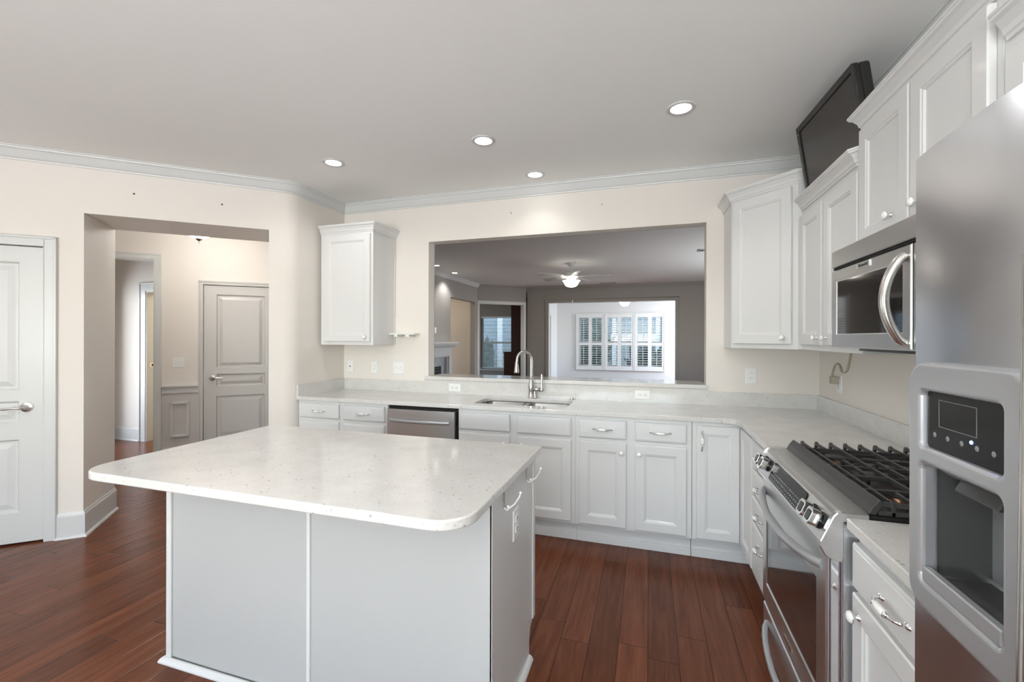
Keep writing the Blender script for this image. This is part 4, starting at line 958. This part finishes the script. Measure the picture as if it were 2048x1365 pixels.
# ------------------------------------------------------------------ hall ceiling light
c = thing('hall_ceiling_light', 'small flush hall ceiling light with pointed dark finial', 'ceiling light', (-4.34, 3.26, HC-.057))
MB().lathe([(.0, .056), (.075, .056), (.075, .036), (.012, .02), (.02, -.035), (.008, -.05), (.008, -.20), (0, -.2)], 'nickel', 28).build('canopy', c)
MB().lathe([(.12, -.165), (.115, -.18), (.08, -.205), (.04, -.222), (.012, -.228), (.0, -.226)], 'bowl2', 32).build('shade', c)
MB().lathe([(.036, -.222), (.037, -.230), (.028, -.240), (.012, -.250), (.006, -.258), (.009, -.264), (.006, -.272), (0, -.274)], 'nickel', 20).build('finial', c)
l = bpy.data.lights.new('lamp', 'POINT'); l.energy = 9; l.color = (1, .97, .93); l.shadow_soft_size = .06; o = bpy.data.objects.new('lamp', l); COL.objects.link(o); o.parent = c; o.location = (0, 0, -.13)

# ------------------------------------------------------------------ ceiling fans
def fan(x, y, lab, a0=0, pw=26, chain=True):
    c = thing('ceiling_fan', lab, 'ceiling fan', (x, y, HC), 0, 'ceiling fans')
    MB().lathe([(0, -.0005), (.075, -.0005), (.072, -.02), (.045, -.05), (.018, -.065), (.014, -.07), (.014, -.145), (.03, -.150), (.05, -.160)], 'trim', 28).build('canopy', c)
    MB().lathe([(.05, -.155), (.095, -.165), (.115, -.19), (.115, -.235), (.09, -.262), (.06, -.275), (.05, -.30), (0, -.30)], 'trim', 32).build('motor_housing', c)
    for i in range(5):
        a = a0+2*pi*i/5; T = Matrix.Rotation(a, 4, 'Z') @ Matrix.Translation((0, 0, -.225)) @ Matrix.Rotation(R(13), 4, 'X')
        pts_ = [(.17, -.045), (.30, -.060), (.62, -.070), (.655, -.045), (.655, .045), (.62, .070), (.30, .060), (.17, .045)]
        m = MB().prism(pts_, -.004, .004, 'trim', 'z', T); b_ = m.build('blade', c)
        MB().prism([(.09, -.016), (.16, -.030), (.22, -.034), (.22, .034), (.16, .030), (.09, .016)], -.010, -.0045, 'trim', 'z', T).build('blade_bracket', c)
    MB().lathe([(.150, -.300), (.146, -.312), (.128, -.325), (.118, -.355), (.098, -.385), (.060, -.405), (.02, -.412), (0, -.412)], 'bowl', 36).build('glass_bowl', c)
    MB().lathe([(.012, -.41), (.014, -.418), (.006, -.425), (0, -.43)], 'nickel', 14).build('finial', c)
    if chain:
        MB().tube([(.02, 0, -.40), (.02, 0, -.63)], .0022, 'nickel', 6).lathe([(.0, -.70), (.006, -.69), (.007, -.66), (.004, -.63), (0, -.628)], 'porc', 12, Matrix.Translation((.02, 0, 0))).build('pull_chain', c)
    l = bpy.data.lights.new('lamp', 'POINT'); l.energy = pw; l.color = (1, .93, .80); l.shadow_soft_size = .03; o = bpy.data.objects.new('lamp', l); COL.objects.link(o); o.parent = c; o.location = (0, 0, -.315)
    for q in range(3):
        l2 = bpy.data.lights.new('bulb', 'POINT'); l2.energy = pw*.0; bpy.data.lights.remove(l2)
    return c
fan(-1.26, 7.40, 'white five-blade ceiling fan with lit glass bowl in the living room', R(3), 130)
fan(-.62, 12.2, 'ceiling fan light seen in the bright sunroom beyond', R(20), 12, False)
# vents
for (x, y, w_, d_, n_, lab) in ((.86, 6.85, .36, .16, 9, 'white ceiling vent at the right end of the pass-through view'), (-.90, 10.25, .36, .16, 9, 'dark slotted ceiling vent near the far living room wall')):
    c = thing('ceiling_vent', lab, 'vent', (x, y, HC), 0, 'ceiling vents')
    MB().box(-w_/2, -d_/2, -.008, w_/2, -d_/2+.02, -.0005, 'trim').box(-w_/2, d_/2-.02, -.008, w_/2, d_/2, -.0005, 'trim').box(-w_/2, -d_/2, -.008, -w_/2+.02, d_/2, -.0005, 'trim').box(w_/2-.02, -d_/2, -.008, w_/2, d_/2, -.0005, 'trim').build('frame', c)
    MB().box(-w_/2+.02, -d_/2+.02, -.002, w_/2-.02, d_/2-.02, -.0006, 'dark').build('duct_opening', c)
    m = MB()
    for i in range(n_): xx = -w_/2+.04+i*(w_-.08)/(n_-1); m.box(xx-.005, -d_/2+.02, -.010, xx+.005, d_/2-.02, -.003, 'trim')
    m.build('louvers', c)

# ------------------------------------------------------------------ fireplace mantel (on the left living room wall, facing +x)
c = thing('fireplace_mantel', 'white fireplace mantel with dentil moulding against the living room wall', 'fireplace', (LX, 5.9, 0), pi/2)
# local x -> +Y, local -y -> +X (into the room)
MB().box(-.08, -.235, 1.285, 2.20, 0, 1.322, 'trim').box(-.05, -.20, 1.262, 2.16, 0, 1.285, 'trim').build('mantel_shelf', c, bev=.004)
m = MB()
for i in range(60): m.box(.02+i*.036, -.155, 1.222, .02+i*.036+.022, -.115, 1.248, 'trim')
m.box(.0, -.13, 1.248, 2.13, 0, 1.262, 'trim'); m.build('dentil_moulding', c)
MB().box(.02, -.112, 1.05, 2.10, 0, 1.248, 'trim').build('frieze', c, bev=.003)
for x in (.02, 1.965): MB().relief(.135, 1.05, .115, [(.025, .08, .11, 1.0)], PROF, 'trim', .004, x, 0, -.115).build('pilaster', c)
MB().box(.155, -.085, 0, .19, 0, 1.06, 'trim').box(1.93, -.085, 0, 1.965, 0, 1.06, 'trim').box(.19, -.085, 1.03, 1.93, 0, 1.06, 'trim').box(.155, -.1, 1.05, 1.965, 0, 1.09, 'trim').build('inner_frame', c, bev=.004)
MB().box(.19, -.03, 0, .33, 0, 1.03, 'tile').box(1.79, -.03, 0, 1.93, 0, 1.03, 'tile').box(.33, -.03, .86, 1.79, 0, 1.03, 'tile').build('tile_surround', c)
m = MB().box(.33, -.028, .0, 1.79, 0, .86, 'dark')
for z in (.06, .12, .70, .755, .81): m.box(.35, -.036, z, 1.77, -.027, z+.03, 'black')
m.build('firebox', c)
plate('light_switch', .07, .115, 'small switch plate above the fireplace mantel', 'light switch', (LX, 7.50, 1.55), pi/2, 'toggle1', 'switch plates')

# ------------------------------------------------------------------ hutch in the study
c = thing('hutch', 'dark mahogany hutch glimpsed through the study opening', 'hutch', (-3.02, 11.45, 0))
MB().box(-.80, 0, 0, 0, .48, 1.0, 'hutch').box(-.82, -.02, 1.0, .0, .5, 1.03, 'hutch').build('base', c, bev=.004)
MB().box(-.62, .08, 1.03, 0, .48, 2.5, 'hutch').build('upper_case', c, bev=.004)

# ------------------------------------------------------------------ windows
def wframe(name, T, x0, x1, z0, z1, y, lab, rows=2, cols=1, t=.05, dpt=.05, sill=True):
    o = thing(name, lab, 'window', (0, 0, 0), 0, kind='structure'); o.matrix_world = T
    m = MB().box(x0, y, z0, x0+t, y+dpt, z1, 'trim').box(x1-t, y, z0, x1, y+dpt, z1, 'trim').box(x0, y, z0, x1, y+dpt, z0+t, 'trim').box(x0, y, z1-t, x1, y+dpt, z1, 'trim')
    for i in range(1, rows): zz = z0+(z1-z0)*i/rows; m.box(x0+t, y+.005, zz-.025, x1-t, y+dpt-.005, zz+.025, 'trim')
    for i in range(1, cols): xx = x0+(x1-x0)*i/cols; m.box(xx-.03, y+.002, z0+t, xx+.03, y+dpt-.002, z1-t, 'trim')
    m.build('window_frame', o); MB().box(x0+t, y+dpt/2-.002, z0+t, x1-t, y+dpt/2+.002, z1-t, 'glass').build('window_pane', o)
    return o
wframe('window_1', I4, -2.06, .40, .53, 2.08, YS+.08, 'triple sunroom window behind white shutters', 2, 3)
wframe('window_2', I4, -4.72, -3.70, .5, 2.05, YT+.06, 'white study window behind horizontal blinds', 2, 1)
# blinds
c = thing('window_blind', 'white horizontal blinds over the study window', 'blind', (-4.21, YT+.03, .52))
m = MB()
for i in range(36):
    z = .03+i*.0405; T = Matrix.Translation((0, 0, z)) @ Matrix.Rotation(R(14), 4, 'X'); m.box(-.50, -.020, -.0012, .50, .020, .0012, 'slat', T)
m.build('slats', c)
MB().box(-.505, -.025, 1.47, .505, .02, 1.52, 'slat').build('headrail', c); MB().box(-.50, -.022, .0, .50, .018, .018, 'slat').build('bottom_rail', c)
tag(MB().box(-4.84, YT-.03, .455, -3.58, YT-.001, .495, 'trim').build('window_sill', bev=.004), None, None)['kind'] = 'structure'
# plantation shutters
def shutter(x0, x1, lab):
    Z0, Z1 = .44, 2.165
    c = thing('window_shutter', lab, 'shutter', (x0, YS-.001, 0), 0, 'plantation shutters in the sunroom'); w = x1-x0
    MB().box(0, -.06, Z0, .035, 0, Z1, 'slat').box(w-.035, -.06, Z0, w, 0, Z1, 'slat').box(.035, -.06, Z0, w-.035, 0, Z0+.03, 'slat').box(.035, -.06, Z1-.03, w-.035, 0, Z1, 'slat').build('outer_frame', c, bev=.003)
    pw = (w-.07)/2
    for i in range(2):
        a = .036+i*pw; b = a+pw-.002; m = MB(); z0, z1 = Z0+.032, Z1-.032; zm = 1.235
        m.box(a, -.050, z0, a+.05, -.020, z1, 'slat').box(b-.05, -.050, z0, b, -.020, z1, 'slat').box(a+.05, -.050, z0, b-.05, -.020, z0+.10, 'slat').box(a+.05, -.050, z1-.10, b-.05, -.020, z1, 'slat').box(a+.05, -.050, zm-.04, b-.05, -.020, zm+.04, 'slat')
        p_ = m.build('panel', c, bev=.002); lv = MB()
        for (za_, zb_) in ((z0+.10, zm-.04), (zm+.04, z1-.10)):
            n_ = int((zb_-za_)/.068)
            for q in range(n_):
                z = za_+(q+.5)*(zb_-za_)/n_; T = Matrix.Translation((0, -.035, z)) @ Matrix.Rotation(R(-12), 4, 'X'); lv.box(a+.051, -.030, -.004, b-.051, .030, .004, 'slat', T)
        lv.build('louvers', p_); MB().box((a+b)/2-.006, -.075, z0+.13, (a+b)/2+.006, -.066, zm-.06, 'slat').box((a+b)/2-.006, -.075, zm+.06, (a+b)/2+.006, -.066, z1-.13, 'slat').build('tilt_rod', p_)
for x0, x1, lab in ((-2.135, -1.275, 'leftmost of the three white sunroom window shutters'), (-1.265, -.405, 'middle of the three white sunroom window shutters'), (-.395, .465, 'rightmost of the three white sunroom window shutters')): shutter(x0, x1, lab)
# sunroom glazed door with shutter louvers
Ts = frame_T((SX, YF+.12), (0, 1)); c = thing('door_3', 'white glazed sunroom door seen edge-on at the left of the opening', 'door', kind='structure'); c.matrix_world = Ts
m = MB().box(.905, .02, .01, 1.02, .06, 2.05, 'trim').box(1.68, .02, .01, 1.795, .06, 2.05, 'trim').box(1.02, .02, .01, 1.68, .06, .25, 'trim').box(1.02, .02, 1.93, 1.68, .06, 2.05, 'trim'); m.build('door_panel', c)
MB().box(1.02, .038, .25, 1.68, .042, 1.93, 'glass').build('window_pane', c)
m = MB()
for i in range(28): m.box(1.02, -.008, .27+i*.06, 1.68, .004, .30+i*.06, 'slat')
m.build('louvers', c)
MB().tube([(.965, .02, 1.0), (.965, -.04, 1.0)], .012, 'nickel', 10).lathe([(0, -.03), (.025, -.02), (.028, 0), (.02, .02), (0, .022)], 'nickel', 16, Matrix.Translation((.965, -.05, 1.0)) @ Matrix.Rotation(pi/2, 4, 'X')).build('door_handle', c)
struct(MB().box(.82, -.018, 0, .90, 0, 2.14, 'trim', Ts).box(1.80, -.018, 0, 1.88, 0, 2.14, 'trim', Ts).box(.90, -.018, 2.06, 1.80, 0, 2.14, 'trim', Ts), 'trim_12', bev=.003, label='white casing of the sunroom door')
# unseen windows added around the fill lights behind the viewer
wframe('window_3', I4, -2.85, .95, .4, 2.3, -3.38, 'wide added window behind the viewer', 1, 3)
wframe('window_4', frame_T((c0[0], -3.3), (0, 1)), .8, 3.4, .4, 2.3, .04, 'added side window behind the viewer', 1, 2)

# ------------------------------------------------------------------ outside
struct(MB().box(-20, 13.7, -.35, 14, 40, -.30, 'grass'), 'ground', label='lawn outside the windows')
c = thing('neighbour_house', 'grey clapboard house outside the study window', 'house', (-9.5, 17.5, -.3))
MB().box(-4, 0, 0, 4.8, 6, 6, 'siding').build('wall', c)
m = MB()
for x in (-4, 2.50, 3.38, 4.68): m.box(x, -.05, 0, x+.22, 0, 6, 'siding2')
m.build('corner_boards', c)
c = thing('neighbour_house', 'grey clapboard house outside the sunroom shutters', 'house', (2.5, 20.5, -.3))
MB().box(-6.0, 0, 0, 5, 6, 4.0, 'siding').build('wall', c)
m = MB()
for x in (-6.0, -4.1, -2.2, .2): m.box(x, -.05, 0, x+.18, 0, 4.0, 'siding2')
m.box(-6.1, -.1, 3.9, 5, 0, 4.1, 'siding2'); m.build('corner_boards', c)
def bush(x, y, r, h, lab):
    c = thing('shrub', lab, 'shrub', (x, y, -.3), 0, 'shrubs outside the sunroom'); bm = bmesh.new(); bmesh.ops.create_icosphere(bm, subdivisions=4, radius=1)
    random.seed(int(x*100))
    for v in bm.verts:
        q = v.co.copy(); n = 1+.16*sin(q.x*9+x)+.12*sin(q.y*11+y)+.14*sin(q.z*13)+random.uniform(-.09, .09); v.co = Vector((q.x*r*n, q.y*r*n, (q.z*.5+.5)*h*n))
    me = bpy.data.meshes.new('foliage'); bm.to_mesh(me); bm.free(); me.materials.append(M['leaf']); o = bpy.data.objects.new('foliage', me); COL.objects.link(o); o.parent = c
bush(-2.6, 18.5, 1.1, 2.6, 'shrub outside the left sunroom shutters'); bush(-.1, 17.0, .7, 1.5, 'shrub outside the middle sunroom shutters'); bush(1.9, 18.8, .9, 1.9, 'shrub outside the right sunroom shutters'); bush(-6.35, 16.8, .24, 1.5, 'narrow shrub outside the study window')
